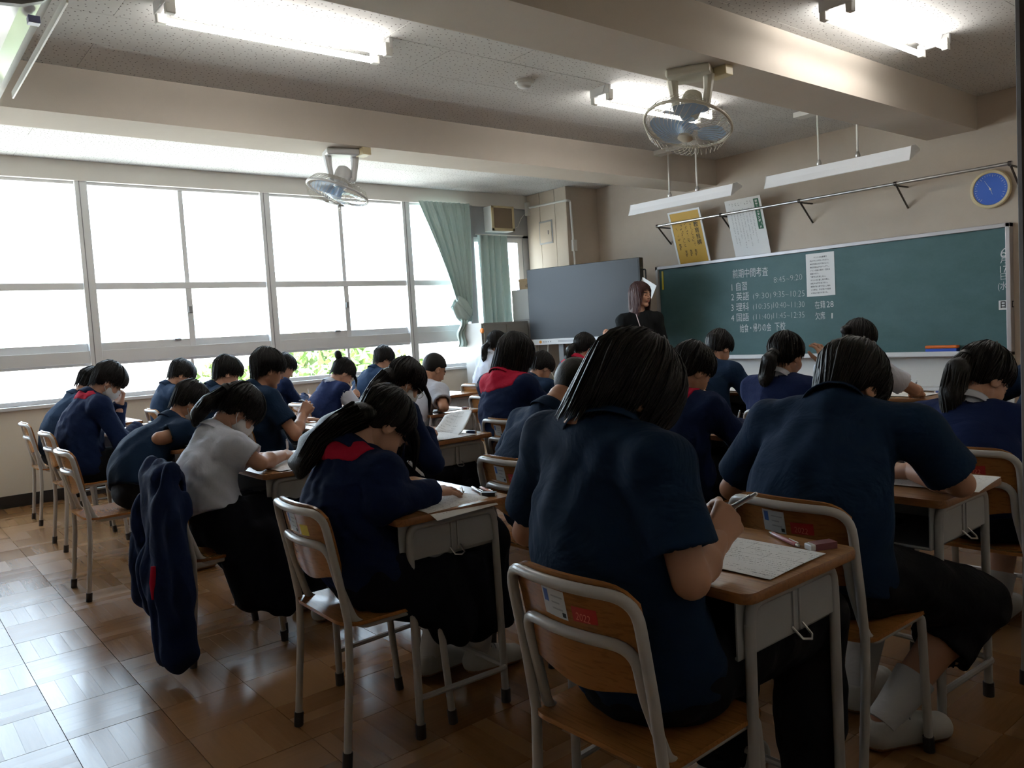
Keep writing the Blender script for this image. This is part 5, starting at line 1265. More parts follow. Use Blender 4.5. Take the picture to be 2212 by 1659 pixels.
    hv, hq, hm = HEADS[sp.get('head', 'f' if fem else 'm')]; parts.append((hc + (hv * hs) @ Rh.T, hq, hm))
    hands = {}
    for key, wr, el, sd in (('R', wrR, elR, 1), ('L', wrL, elL, -1)):
        pose, dr, nn = sp.get('h' + key, ('relaxed', None, (0, 0, 1))); y = nrm(dr if dr is not None else wr - el); z = np.array(nn, float); z = nrm(z - y * (z @ y)); x = np.cross(y, z); M3 = np.stack([x, y, z], 1)
        v, q = HANDS[pose, sd]; o = wr - y * 0.012; parts.append((o + (v * s * (0.93 if fem else 1.0)) @ M3.T, q, np.zeros(len(q), int))); hands[key] = (o, M3)
    off = 0; VV = []; QQ = []; MI = []
    for v, q, m in parts: VV.append(v - base); QQ.append(q + off); MI.append(m); off += len(v)
    skin = sp.get('skin', M_SKIN)
    root = link(bpy.data.objects.new('person', np_mesh('person', np.concatenate(VV), np.concatenate(QQ), [skin, M_LIP, M_BROW], np.concatenate(MI)))); root.location = base
    tag(root, sp['label'], 'person', sp.get('group', 'students taking the exam'))
    def child(name, f, m): V, Q = f.mesh(); return np_obj(name, V - base, Q, m, root)
    HM = Matrix.Translation((hc - base).tolist()) @ Matrix(Rh.tolist()).to_4x4() @ Matrix.Scale(hs, 4)
    def onhead(name, me): o = link(bpy.data.objects.new(name, me), root); o.matrix_local = HM; return o
    # ---- clothes
    top = sp.get('top', 'polo'); sd = sp.get('seed', 1); hemz = sp.get('hem', -0.05)
    def neck_open(f, r=0.053): f.rc(nb + (hb - nb) * 0.25 + fw * 0.012, hb + (hb - nb) * 0.5, r * s, r * s, 0.006, op='s')
    def garment(t, sleeve, amp, hem=hemz, holes=False, k=0.05):
        f = Field(lo, hi, vc); torso(f, t, k, slack=0.014 if sp.get('loose') else 0.016)
        if holes:
            for a, b in ((shR, elR), (shL, elL)): f.rc(a + (b - a) * 0.14, b, 0.060 * s, 0.060 * s, 0.01, op='s')
        f.folds(amp, sd)
        if sleeve == 'short':
            for a, b in ((shR, elR), (shL, elL)): cyl(f, a, a + (b - a) * sp.get('slv', 0.68), 0.060 * s, 0.068 * s, 0.03, 0.017)
        elif sleeve == 'long':
            for a, b, c in ((shR, elR, wrR), (shL, elL, wrL)): f.rc(a, b, 0.060 * s, 0.055 * s, 0.03); cyl(f, b, b + (c - b) * 1.02, 0.055 * s, 0.044 * s, 0.02, 0.014)
            f.folds(amp * 0.6, sd + 5, (0.03, 0.06))
        f.cut(hip + up * hem, -up); neck_open(f); return f
    if top == 'polo': child('polo_shirt', garment(0.012, 'short', 0.0045), M_POLO); collar_mesh(nb, hb - nb, e, s, M_POLO, root, base, h=1.1)
    elif top == 'jacket':
        child('jacket', garment(0.017, 'long', 0.0045, hemz - 0.03), M_JACK)
        redc = sp.get('redcollar', False); collar_mesh(nb, hb - nb, e, s, M_RED if redc else M_JACK, root, base, big=1.06, h=1.15)
        f = Field(nb - 0.26, nb + 0.26, vc); torso(f, 0.0205, low=False, slack=0.016); f.folds(0.0045, sd); f.folds(0.0027, sd + 5, (0.03, 0.06)); neck_open(f)
        # yoke: a band across the shoulders below the collar, dipping to a point at the back
        X, Y, Z = f.ax[0][:, None, None], f.ax[1][None, :, None], f.ax[2][None, None, :]; d = lambda v: (X - nb[0]) * v[0] + (Y - nb[1]) * v[1] + (Z - nb[2]) * v[2]
        u_ = nrm(hb - nb); lat, axl = np.abs(d(e)), d(u_); dep = (0.125 if redc else 0.062) * s
        f.F = np.maximum(f.F, (-(axl + dep - lat * (0.35 if redc else 0.15)) * 0.8).astype(np.float32)); f.F = np.maximum(f.F, (lat - (0.155 if redc else 0.115) * s - 0.25 * (axl + 0.05)).astype(np.float32))
        if not redc: f.F = np.maximum(f.F, (d(fw) - 0.03).astype(np.float32))
        child('shoulder_yoke', f, M_RED)
        if redc:
            p = nb + bk * 0.128 * s - u_ * 0.045 * s - e * 0.02; q = MB().cbox((-0.011, -0.002, -0.009), (0.011, 0.002, 0.009), 0.001)
            q.xform(Matrix.Translation((p - base).tolist())).build('name_tag', M_GREYP, root)
    elif top in ('blouse', 'vest'):
        child('blouse', garment(0.010 if top == 'vest' else 0.016, 'short', 0.0040 if top == 'vest' else 0.0048, hemz), M_BLOUSE); collar_mesh(nb, hb - nb, e, s, M_BLOUSE, root, base, big=1.04)
        if top == 'vest': f = garment(0.019, None, 0.004, hemz, True); neck_open(f, 0.082); child('vest', f, M_VEST)
    elif top == 'black': child('sweater', garment(0.014, 'long', 0.0045), M_BLACKT)
    bot = sp.get('bottom', 'trousers')
    f = Field(lo, hi, vc + 0.001)
    f.rc(hip, m1, 0.105 * tw + 0.008, 0.100 * tw + 0.006, 0.0, (e, 1.45))
    if hip[2] < 0.7: f.rc(hip + bk * 0.055 - [0, 0, 0.035], hip - [0, 0, 0.03], 0.070 * s, 0.09 * s, 0.05, (e, 1.75))
    if bot in ('trousers', 'shorts'):
        for a, b, c in ((hjR, kR, aR), (hjL, kL, aL)):
            f.rc(a, b, 0.098 * s, 0.084 * s, 0.04)
            if bot == 'trousers': f.rc(b, b + (c - b) * 0.6, 0.084 * s, 0.076 * s, 0.02); cyl(f, b + (c - b) * 0.5, c + (c - b) * 0.02, 0.076 * s, 0.066 * s, 0.02, 0.014)
            else: cyl(f, b, b + (c - b) * 0.42, 0.074 * s, 0.080 * s, 0.02, 0.014)
        f.folds(0.005, sd + 9, (0.05, 0.12)); f.cut(hip + [0, 0, 0.125], (0, 0, 1)) if abs(up[2]) < 2 and hip[2] < 0.7 else f.cut(hip + up * 0.09, up); child('trousers', f, M_TROU)
    else:
        for a, b, c in ((hjR, kR, aR), (hjL, kL, aL)):
            f.rc(a, b, 0.098 * s, 0.078 * s, 0.05); cyl(f, b - nrm(b - a) * 0.02, b + (c - b) * sp.get('skl', 0.55) + fw * 0.02, 0.078 * s, 0.110 * s, 0.06)
        f.rc((hjR + hjL) / 2 + fw * 0.1, (kR + kL) / 2 - fw * 0.02, 0.085 * s, 0.080 * s, 0.06, (e, 1.3)); cyl(f, (kR + kL) / 2 - fw * 0.03, (kR + kL) / 2 + ((aR + aL) - (kR + kL)) / 2 * sp.get('skl', 0.55), 0.08 * s, 0.10 * s, 0.06)
        for a, b, r1, r2 in sp.get('drape', []): f.rc(a, b, r1, r2, 0.05)
        f.folds(0.007, sd + 9, (0.06, 0.11), 4, (1, 1, 0.12)); f.cut(hip + [0, 0, 0.125], (0, 0, 1)); child('skirt', f, M_SKIRT)
    # ---- hair, mask, glasses
    st = sp.get('hair', 'short_a'); hm = sp.get('hairmat', M_HAIR)
    ho = onhead('hair', hair_data(st, hm))
    if 'tail' in sp:      # ponytail, bun or long fall: points in the room with radii and flattening
        P = [np.array(p[:3], float) for p in sp['tail']]; Rr = [p[3] for p in sp['tail']]; A = np.array(P); f = Field(A.min(0) - 0.13, A.max(0) + 0.13, 0.007)
        wd = sp.get('tailwide'); 
        for i in range(len(P) - 1): f.rc(P[i], P[i + 1], Rr[i] * 0.86, Rr[i + 1] * 0.80, 0.02, (wd[0], wd[1]) if wd else None)
        V, Q = f.mesh(); bun = sp.get('tailname') == 'hair_bun'
        if not bun: v, q = strand_bundle(P, Rr, wd, sp.get('tailn', 170), sd, 0.0032); Q = np.concatenate([Q, q + len(V)]); V = np.concatenate([V, v])
        np_obj(sp.get('tailname', 'ponytail'), V - base, Q, hm, root)
        if sp.get('tie'):
            p = P[0] + (P[1] - P[0]) * 0.15; MB().tube([p - base - nrm(P[1] - P[0]) * 0.008, p - base + nrm(P[1] - P[0]) * 0.008], Rr[0] * 1.12 + 0.003, 12).build('hair_tie', M_BEZEL, root, True)
    for nm_, tl in sp.get('locks', []):
        v, q = strand_bundle([p[:3] for p in tl], [p[3] for p in tl], None, 46 if tl[0][3] > 0.006 else 5, sd + 3, 0.0030); np_obj(nm_, v - base, q, hm, root)
    if sp.get('mask'): onhead('face_mask', MASK); onhead('ear_loop', LOOPS[0]); onhead('ear_loop', LOOPS[1])
    if sp.get('glasses'): onhead('glasses', GLASSES)
    # ---- shoes and socks
    for c, k_, key in ((aR, mids[0], 'R'), (aL, mids[1], 'L')):
        yw = sp.get('foot' + key, 0.0); pt = sp.get('toe' + key, 0.0)
        o = link(bpy.data.objects.new('shoe', SHOE), root); fy = math.atan2(-fw[0], fw[1])
        o.matrix_local = Matrix.Translation((c - base + [0, 0, -0.0]).tolist()) @ Matrix.Rotation(fy + yw, 4, 'Z') @ Matrix.Rotation(pt, 4, 'X') @ Matrix.Translation((0, 0.025, -0.083)) @ Matrix.Scale(s, 4)
        if sp.get('vox', FAR)[1] < 0.0115: o2 = link(bpy.data.objects.new('laces', LACES), o)
        if sp.get('socks', True):
            u = nrm(k_ - c); MB().tube([c - base + u * -0.02, c - base + u * 0.03, c - base + u * 0.08, c - base + u * sp.get('sock', 0.11)], [0.040 * s, 0.0415 * s, 0.0455 * s, 0.0515 * s], 16).build('sock', M_SOCK, root, True)
    return dict(root=root, hands=hands, J=dict(wR=wrR, wL=wrL, eR=elR, kR=kR, aR=aR, nb=nb, shR=shR))
# ------------------------------------------------------------------ the class
D = math.radians
def hp_(hc, pitch, yaw, p):
    R = np.array(Matrix.Rotation(yaw, 3, 'Z') @ Matrix.Rotation(-pitch, 3, 'X')); return np.array(hc) + R @ np.array(p)
def tail_from(hc, pitch, yaw, at, pts, r0=0.024):
    a = hp_(hc, pitch, yaw, at); return [(*a, r0)] + [tuple(p) for p in pts]
ST = {}
def student(k, hc, label, **kw):
    cx, cyy, dx_, dy_ = SEAT[k]
    sp = dict(hc=hc, label=label, hip=(cx + kw.pop('hx', 0.0), cyy + kw.pop('hy', 0.015), 0.522 + kw.pop('hz', 0.0)), seed=k * 13 + 1)
    sp.setdefault('wR', (dx_ + 0.05, dy_ - 0.07, ZD + 0.034)); sp.setdefault('wL', (dx_ - 0.17, dy_ - 0.09, ZD + 0.026))
    sp['hR'] = ('pen', (-0.35, 1, -0.10), (0.45, 0.1, 0.9)); sp['hL'] = ('flat', (0.55, 0.8, -0.06), (0, 0, 1)); sp['vox'] = FAR; sp['pitch'] = 0.6
    sp.update(kw); ST[k] = (sp, person(sp))
student(1, (-7.050, 1.409, 1.016), 'person in navy in the back window corner, almost hidden by the masked boy in front', pitch=D(40), hair='short_a')
student(2, (-6.000, 1.306, 1.055), 'boy in a white mask and red-trimmed navy jacket resting his head on his hand', pitch=D(42), hair='short_b', top='jacket', mask=True, s=1.03, vox=MID,
        wL=(-6.10, 1.395, 0.90), hL=('fist', (-0.1, 0.25, 1), (-0.3, 1, 0)), pL=(-0.5, 0.4, -0.9), eL=(-6.17, 1.37, 0.745), wR=(-5.88, 1.44, ZD + 0.035), hR=('relaxed', (-0.4, 1, 0), (0, 0, 1)))
student(3, (-7.050, 2.104, 1.030), 'boy with a cowlick in a navy polo bent over his desk by the windows', pitch=D(38), hair='short_c', locks=[('cowlick', [(-7.05, 2.09, 1.135, 0.005), (-7.05, 2.06, 1.165, 0.004), (-7.05, 2.03, 1.15, 0.002)])])
student(4, (-4.800, 1.470, 0.930), 'boy in a white mask and navy polo perched on the front of his chair', pitch=D(42), hair='short_a', mask=True, vox=MID, hy=0.14, hx=0.0, bulge=0.09, skin=M_SKIN2,
        wR=(-4.72, 1.43, ZD + 0.035), eR=(-4.585, 1.225, 0.775), aR=(-4.62, 1.30, 0.085), aL=(-4.85, 1.42, 0.085))
student(5, (-6.000, 2.123, 1.047), 'boy in a navy polo writing, second row, second column from the windows', pitch=D(28), hair='short_c')
student(6, (-3.550, 1.295, 0.955), 'girl in a white blouse and mask with a ponytail, long dark skirt', fem=True, s=0.98, pitch=D(48), hair='bangs', top='blouse', bottom='skirt', mask=True, vox=MID, hx=-0.02, hy=0.02, loose=True, slv=0.72, hem=0.015,
        tail=tail_from((-3.550, 1.295, 0.955), D(48), 0, (0, -0.105, 0.055), [(-3.55, 1.165, 1.015, 0.034), (-3.55, 1.12, 0.965, 0.036), (-3.55, 1.10, 0.92, 0.015)]), tie=True,
        wR=(-3.50, 1.46, ZD + 0.036), eR=(-3.31, 1.28, ZD + 0.045), hR=('pen', (-0.55, 1, -0.1), (0.4, 0.1, 0.9)), drape=[((-3.26, 1.12, 0.47), (-3.17, 1.16, 0.24), 0.08, 0.075), ((-3.22, 1.24, 0.46), (-3.15, 1.27, 0.20), 0.08, 0.075), ((-3.22, 1.38, 0.46), (-3.17, 1.40, 0.22), 0.08, 0.075), ((-3.52, 1.14, 0.47), (-3.58, 1.2, 0.30), 0.06, 0.05)], skl=0.7)
student(7, (-4.800, 1.956, 1.089), 'boy sitting upright in a navy polo, holding a pen up in his right hand', pitch=D(18), hair='short_b', vox=MID, wR=(-4.66, 2.10, 0.80), hR=('pen', (-0.1, 0.6, 0.75), (0.7, -0.5, 0.4)), skin=M_SKIN2)
student(8, (-7.050, 3.031, 1.021), 'boy in a navy jacket by the windows, partly behind the upright boy', pitch=D(36), hair='short_a', top='jacket')
student(9, (-6.000, 3.082, 0.974), 'girl with a top bun in a navy vest over a white blouse', fem=True, s=0.97, pitch=D(44), hair='tied', hairmat=M_HAIRB, top='vest', bottom='skirt', tailname='hair_bun',
        tail=[(-6.0, 3.055, 1.120, 0.034), (-6.0, 3.05, 1.140, 0.036)], wR=(-5.90, 3.10, 0.80), hR=('pen', (-0.3, 1, 0.2), (0.6, 0, 0.7)), locks=[('side_lock', [(-5.95, 3.15, 0.97, 0.012), (-5.945, 3.17, 0.91, 0.009), (-5.945, 3.17, 0.86, 0.004)])])
student(10, (-7.050, 4.082, 1.026), 'boy in a navy polo writing in front of the last window', pitch=D(30), hair='short_b')
student(11, (-3.550, 2.167, 1.005), 'girl with long loose hair, glasses and a lowered mask, holding up her paper', fem=True, s=1.0, pitch=D(42), hair='bangs', top='jacket', bottom='skirt', glasses=True, mask=True, vox=MID, tailname='long_hair',
        tail=[(-3.55, 2.08, 1.05, 0.056), (-3.56, 2.02, 1.0, 0.054), (-3.58, 1.97, 0.93, 0.05), (-3.58, 1.95, 0.84, 0.03)], wR=(-3.48, 2.24, ZD + 0.045), hR=('pen', (-0.5, 1, -0.05), (0.5, 0.1, 0.8)), locks=[('side_lock', [(-3.495, 2.25, 0.99, 0.012), (-3.485, 2.275, 0.92, 0.009), (-3.49, 2.27, 0.84, 0.004)])])
student(12, (-4.800, 3.186, 0.998), 'short-haired boy in a white shirt resting his elbow on the desk', pitch=D(32), hair='buzz', top='blouse', s=0.97, vox=MID, wR=(-4.78, 3.20, ZD + 0.034), eR=(-4.50, 3.05, ZD + 0.05), skin=M_SKIN2)
student(13, (-2.330, 1.325, 0.955), 'girl with long hair in a red-trimmed navy jacket, one hand spread on her paper', fem=True, s=1.02, pitch=D(56), hair='tied', top='jacket', bottom='skirt', vox=NEAR, hx=0.0, hy=0.02, tailname='long_hair',
        tail=[(-2.340, 1.255, 1.005, 0.048), (-2.365, 1.185, 0.975, 0.042), (-2.395, 1.12, 0.925, 0.036), (-2.42, 1.075, 0.86, 0.028), (-2.42, 1.065, 0.82, 0.014)], tailwide=((1, 0.15, 0), 1.9),
        wR=(-2.165, 1.395, ZD + 0.040), eR=(-2.10, 1.185, ZD + 0.050), hR=('flat', (-0.25, 1, -0.12), (0.1, 0, 1)), wL=(-2.42, 1.37, ZD + 0.04), aR=(-2.32, 1.66, 0.10), aL=(-2.45, 1.53, 0.09), toeR=-0.1, skl=0.72,
        drape=[((-2.16, 1.20, 0.47), (-2.12, 1.30, 0.40), 0.075, 0.06), ((-2.14, 1.36, 0.47), (-2.12, 1.42, 0.32), 0.08, 0.08), ((-2.17, 1.52, 0.46), (-2.19, 1.56, 0.28), 0.085, 0.085)],
        locks=[('side_lock', [(-2.285, 1.395, 0.975, 0.022), (-2.272, 1.415, 0.91, 0.019), (-2.268, 1.41, 0.85, 0.013), (-2.268, 1.40, 0.80, 0.004)]), ('far_lock', [(-2.375, 1.40, 0.97, 0.02), (-2.37, 1.42, 0.90, 0.016), (-2.37, 1.41, 0.83, 0.004)])])
student(14, (-6.000, 4.733, 1.122), 'girl in a white shirt with a ponytail at the front, beside the hanging sheet', fem=True, s=0.97, pitch=D(12), yaw=D(-8), hair='tied', hairmat=M_HAIRB, top='blouse', bottom='skirt',
        tail=tail_from((-6.000, 4.733, 1.122), D(12), 0, (0, -0.108, -0.01), [(-6.0, 4.57, 1.10, 0.030), (-6.0, 4.56, 1.00, 0.030), (-6.0, 4.57, 0.93, 0.012)]), tie=True)
student(15, (-3.550, 2.923, 1.093), 'girl with bobbed hair in a navy jacket with a red collar and yoke', fem=True, s=1.02, pitch=D(24), hair='bob', top='jacket', redcollar=True, bottom='skirt', vox=MID, hx=-0.08, skin=M_SKIN)
student(16, (-4.780, 4.194, 0.930), 'boy leaning over his desk, head showing beside the bob-haired girl', pitch=D(40), hair='short_a', s=0.97)
student(17, (-4.800, 4.710, 1.060), 'girl with a ponytail and red jacket collar below the display screen', fem=True, s=0.97, pitch=D(22), hair='tied', hairmat=M_HAIRB, top='jacket', redcollar=True, bottom='skirt',
        tail=tail_from((-4.800, 4.710, 1.060), D(22), 0, (-0.02, -0.105, -0.005), [(-4.83, 4.57, 1.06, 0.034), (-4.84, 4.55, 0.99, 0.032), (-4.84, 4.56, 0.92, 0.012)]))
student(18, (-2.330, 2.210, 0.995), 'broad boy with cropped hair in a navy polo, seen from behind', pitch=D(52), hair='buzz', vox=MID, s=1.06, bulge=0.075, skin=M_SKIN2, hx=-0.03)
student(19, (-1.215, 1.315, 1.083), 'shaggy-haired boy in a navy polo writing, nearest the camera', pitch=D(48), yaw=D(-6), roll=D(4), hair='shaggy', vox=NEAR, s=1.06, bulge=0.045, hx=-0.02, hy=0.03, skin=M_SKIN2,
        nb=(-1.205, 1.215, 1.020), shR=(-1.035, 1.20, 0.965), shL=(-1.385, 1.235, 0.985), wR=(-1.045, 1.385, 0.775), eR=(-0.955, 1.185, 0.755), hR=('pen', (-0.10, 0.75, 0.42), (0.85, -0.25, 0.45)), wL=(-1.37, 1.46, ZD + 0.03), slv=0.74,
        aR=(-1.03, 1.70, 0.085), aL=(-1.285, 1.68, 0.085))
student(20, (-2.340, 2.975, 1.005), 'short-haired student in a red-collared navy jacket behind the nearest boy', pitch=D(34), yaw=D(-14), hair='short_a', top='jacket', vox=MID, s=1.02, skin=M_SKIN2, wR=(-2.22, 3.16, ZD + 0.035))
student(21, (-3.550, 4.839, 1.022), 'boy in a navy polo at the front, below the chalk timetable', pitch=D(34), hair='short_a', s=1.02, wR=(-3.42, 4.98, ZD + 0.03))
student(22, (-2.330, 3.752, 1.023), 'girl with a ponytail in a navy vest, both hands raised beside her head', fem=True, s=1.0, pitch=D(18), hair='tied', hairmat=M_HAIRB, top='vest', bottom='skirt', vox=MID,
        tail=tail_from((-2.330, 3.752, 1.023), D(18), 0, (0.0, -0.108, 0.0), [(-2.335, 3.60, 1.02, 0.038), (-2.34, 3.58, 0.93, 0.042), (-2.35, 3.60, 0.83, 0.014)]), tie=True,
        wR=(-2.13, 3.80, 0.985), hR=('relaxed', (-0.25, -0.10, 1), (0.9, -0.3, 0.1)), eR=(-2.05, 3.86, 0.765), wL=(-2.47, 3.83, 0.955), hL=('fist', (0.25, -0.1, 1), (-0.9, -0.4, 0.1)), eL=(-2.55, 3.88, 0.765))
student(23, (-2.330, 4.528, 1.059), 'girl in a white shirt with a low bun at the front of the room', fem=True, s=1.0, pitch=D(22), yaw=D(-8), hair='tied', hairmat=M_HAIRB, top='blouse', bottom='skirt', tailname='hair_bun',
        tail=[(*hp_((-2.330, 4.528, 1.059), D(22), 0, (-0.03, -0.118, 0.035)), 0.034), (*hp_((-2.330, 4.528, 1.059), D(22), 0, (-0.03, -0.13, 0.03)), 0.034)], hy=-0.09, wR=(-2.14, 4.84, ZD + 0.034), eR=(-2.07, 4.62, 0.775))
student(24, (-1.220, 2.290, 1.012), 'broad-backed boy in a navy polo and dark shorts leaning on his desk', pitch=D(54), hair='short_b', vox=NEAR, s=1.10, bulge=0.075, bottom='shorts', hx=-0.03, hy=0.02, skin=M_SKIN2,
        shR=(-0.995, 2.235, 0.905), shL=(-1.405, 2.165, 0.915), nb=(-1.205, 2.175, 0.975), wR=(-1.13, 2.49, ZD + 0.04), eR=(-0.925, 2.335, ZD + 0.048), hR=('relaxed', (-0.9, 0.5, -0.05), (0, 0, 1)), wL=(-1.42, 2.40, ZD + 0.03), slv=0.78,
        aR=(-1.075, 2.17, 0.085), aL=(-1.24, 2.34, 0.085), kpR=(0.35, 1, 0.9), sock=0.15, footR=D(-28), footL=D(5))
student(25, (-1.200, 3.244, 0.960), 'girl with a long ponytail in a dark vest over a white blouse, at the right', fem=True, s=1.04, pitch=D(40), yaw=D(-22), hair='tied', hairmat=M_HAIRB, top='vest', bottom='skirt', vox=MID,
        tail=tail_from((-1.200, 3.244, 0.960), D(40), D(-22), (-0.01, -0.108, 0.035), [(-1.235, 3.11, 1.01, 0.044), (-1.24, 3.07, 0.92, 0.048), (-1.23, 3.06, 0.80, 0.040), (-1.22, 3.07, 0.72, 0.014)]), tie=True, skl=0.35,
        aR=(-0.98, 3.30, 0.085), aL=(-1.2, 3.36, 0.085))
student(26, (-1.170, 4.270, 1.030), 'student in navy at the right edge, beyond the girl with the long ponytail', pitch=D(42), hair='short_a')

# ------------------------------------------------------------------ teacher
ft = nrm((0.80, -0.60, 0)); et = np.array([ft[1], -ft[0], 0.0]); tb = np.array([-5.03, 5.70, 0])
TEACH = person(dict(hc=(-5.03, 5.70, 1.50), label='woman teacher in a black top with long brown hair, standing by the display screen', group='teacher', fem=True, head='t', s=0.98, pitch=D(2), yaw=D(-84), hip=(-5.06, 5.72, 0.88), nb=(-5.07, 5.705, 1.325), lat=et, bulge=0.015,
    top='black', hair='teacher', hairmat=M_HAIRT, vox=(0.010, 0.0095), seed=301, wR=tb + et * 0.33 + ft * 0.12 + [0, 0, 1.10], pR=(-0.2, 0.5, -0.8), wL=tb - et * 0.25 + ft * 0.12 + [0, 0, 0.83], pL=-ft + np.array([0, 0, -0.1]), hR=('relaxed', (-0.5, -0.2, 0.6), (-0.5, -0.8, 0)),
    hL=('relaxed', (0.1, -0.1, -1), (0.5, 0.6, 0)), aR=tb + et * 0.09 + [0, 0, 0.085], aL=tb - et * 0.09 + [0, 0, 0.085], kpR=ft, kpL=ft, socks=False))
tj = TEACH['root']; p0 = np.array(tj.location)
MB().tube([np.array(q) - p0 for q in ((-5.055, 5.64, 1.36), (-5.00, 5.60, 1.30), (-4.95, 5.585, 1.20), (-4.93, 5.585, 1.08), (-4.93, 5.59, 1.00))], 0.004, 6).build('lanyard', mat('lanyard_cord', (0.62, 0.50, 0.50), 0.6), tj, True)
# jacket hung over the chair of the girl in white
f = Field((-3.80, 0.60, 0.04), (-2.90, 1.05, 0.88), 0.009)
f.rc((-3.46, 0.890, 0.785), (-3.19, 0.890, 0.785), 0.032, None, 0.0); f.rc((-3.33, 0.855, 0.75), (-3.29, 0.835, 0.34), 0.036, 0.048, 0.04, ((1, 0, 0), 4.4)); f.rc((-3.33, 0.935, 0.75), (-3.33, 0.935, 0.62), 0.016, 0.016, 0.03, ((1, 0, 0), 8))
f.rc((-3.47, 0.85, 0.60), (-3.53, 0.835, 0.25), 0.050, 0.055, 0.05); f.rc((-3.16, 0.85, 0.66), (-3.05, 0.82, 0.13), 0.055, 0.065, 0.05); f.rc((-3.24, 0.84, 0.40), (-3.15, 0.82, 0.12), 0.07, 0.06, 0.06); f.rc((-3.36, 0.84, 0.40), (-3.38, 0.83, 0.24), 0.06, 0.05, 0.06)
f.folds(0.009, 5, (0.07, 0.13), 5, (1, 0.4, 0.10)); f.folds(0.003, 6, (0.05, 0.1))
V, Q = f.mesh(); jb = np.array([-3.38, 0.86, 0.0])
jk = tag(empty('hung_jacket', jb.tolist()), 'dark navy jacket hung over the back of the white-bloused girl\'s chair', 'jacket')
np_obj('jacket_body', V - jb, Q, M_JACK, jk)
MB().tube([np.array(q) - jb for q in ((-3.105, 0.772, 0.46), (-3.098, 0.766, 0.40), (-3.095, 0.758, 0.34))], [0.010, 0.016, 0.006], 10).build('red_flash', M_RED, jk, True)
# ------------------------------------------------------------------ papers, pens and erasers on the desks
def paper_material():
    g = NT('printed_exam_paper'); o = g.obj(); sp = g.n('ShaderNodeSeparateXYZ'); g.L.new(o, sp.inputs[0]); x, y = sp.outputs[0], sp.outputs[1]
    row = g.math('FRACT', g.math('MULTIPLY', y, 78.0)); inrow = g.math('LESS_THAN', g.math('ABSOLUTE', g.math('SUBTRACT', row, 0.5)), 0.20)
    gl = g.math('GREATER_THAN', g.noise(g.mapping(o, (1, 0.3, 1)), 420.0, 1), 0.55); blk = g.math('GREATER_THAN', g.noise(g.mapping(o, (0.6, 1.2, 1)), 22.0, 2), 0.47)
    mg = g.math('MULTIPLY', g.math('LESS_THAN', g.math('ABSOLUTE', x), 0.160), g.math('LESS_THAN', g.math('ABSOLUTE', y), 0.108))
    ink = g.math('MULTIPLY', g.math('MULTIPLY', inrow, gl), g.math('MULTIPLY', blk, mg))
    bx = g.math('LESS_THAN', g.math('ABSOLUTE', g.math('SUBTRACT', g.math('FRACT', g.math('MULTIPLY', x, 14.0)), 0.5)), 0.010); by = g.math('LESS_THAN', g.math('ABSOLUTE', g.math('SUBTRACT', g.math('FRACT', g.math('MULTIPLY', y, 26.0)), 0.5)), 0.018)
    ln = g.math('MULTIPLY', g.math('MULTIPLY', g.math('MAXIMUM', bx, by), mg), g.math('LESS_THAN', g.noise(o, 9.0, 1), 0.47))
    g.L.new(g.mix(g.math('MINIMUM', g.math('ADD', g.math('MULTIPLY', ink, 0.6), g.math('MULTIPLY', ln, 0.55)), 1.0), (0.80, 0.80, 0.79, 1), (0.12, 0.12, 0.13, 1)), g.b.inputs['Base Color']); g.b.inputs['Roughness'].default_value = 0.75
    return g.m
M_EXAM = paper_material()
def sheet(x, y, w, h, rz, label, sag=0.0, z=ZD + 0.0022, name='exam_sheet', wave=0.002):
    nu, nv = 14, 10; V = []; F = []
    for t in (0.0, 0.0006):
        for i in range(nu + 1):
            for j in range(nv + 1):
                u, v = i / nu - .5, j / nv - .5; zz = wave * (math.sin(u * 5 + x) * math.cos(v * 4) * .5 + .5)
                if sag and u > 0.30: zz -= sag * ((u - 0.30) / 0.2) ** 2
                V.append((u * w, v * h, zz + t))
    q = lambda i, j: i * (nv + 1) + j; N = (nu + 1) * (nv + 1)
    for i in range(nu):
        for j in range(nv): F.append((q(i, j + 1), q(i + 1, j + 1), q(i + 1, j), q(i, j))); F.append((N + q(i, j), N + q(i + 1, j), N + q(i + 1, j + 1), N + q(i, j + 1)))
    o = mesh_obj(name, V, F, M_EXAM, None, True); o.location = (x, y, z); o.rotation_euler = (0, 0, rz); return tag(o, label, 'paper', 'exam papers on the desks')
def pen(a, b, label, m, tip=None, r=0.0045, clip=True, name='mechanical_pencil'):
    a, b = np.array(a, float), np.array(b, float); d = b - a; L = np.linalg.norm(d); M = Matrix.Translation(a.tolist()) @ Vector((0, 0, 1)).rotation_difference(Vector(d)).to_matrix().to_4x4()
    t = tag(empty(name), label, 'pen', 'pens and pencils'); t.matrix_world = M
    MB().lathe([(r * 0.95, L * 0.14), (r, L * 0.2), (r, L * 0.9), (r * 0.9, L * 0.91)], 12).build('barrel', m, t, True)
    MB().lathe([(0.0005, 0.0), (r * 0.35, L * 0.05), (r * 0.95, L * 0.14)], 12).build('tip', tip or M_METAL, t, True)
    MB().lathe([(r * 0.65, L * 0.91), (r * 0.65, L * 0.985), (r * 0.4, L)], 12).build('push_button', M_METAL, t, True)
    if clip: MB().cbox((-0.0018, r, L * 0.62), (0.0018, r + 0.0025, L * 0.9), 0.0008).build('clip', M_METAL, t)
    return t
M_PSILV = mat('silver_pen', (0.45, 0.46, 0.48), 0.2, 0.7); M_PPINK = mat('pink_pen', (0.42, 0.14, 0.16), 0.25); M_PCLR = mat('clear_pen', (0.62, 0.63, 0.64), 0.15); M_PBLK = mat('black_pen', (0.03, 0.03, 0.035), 0.3)
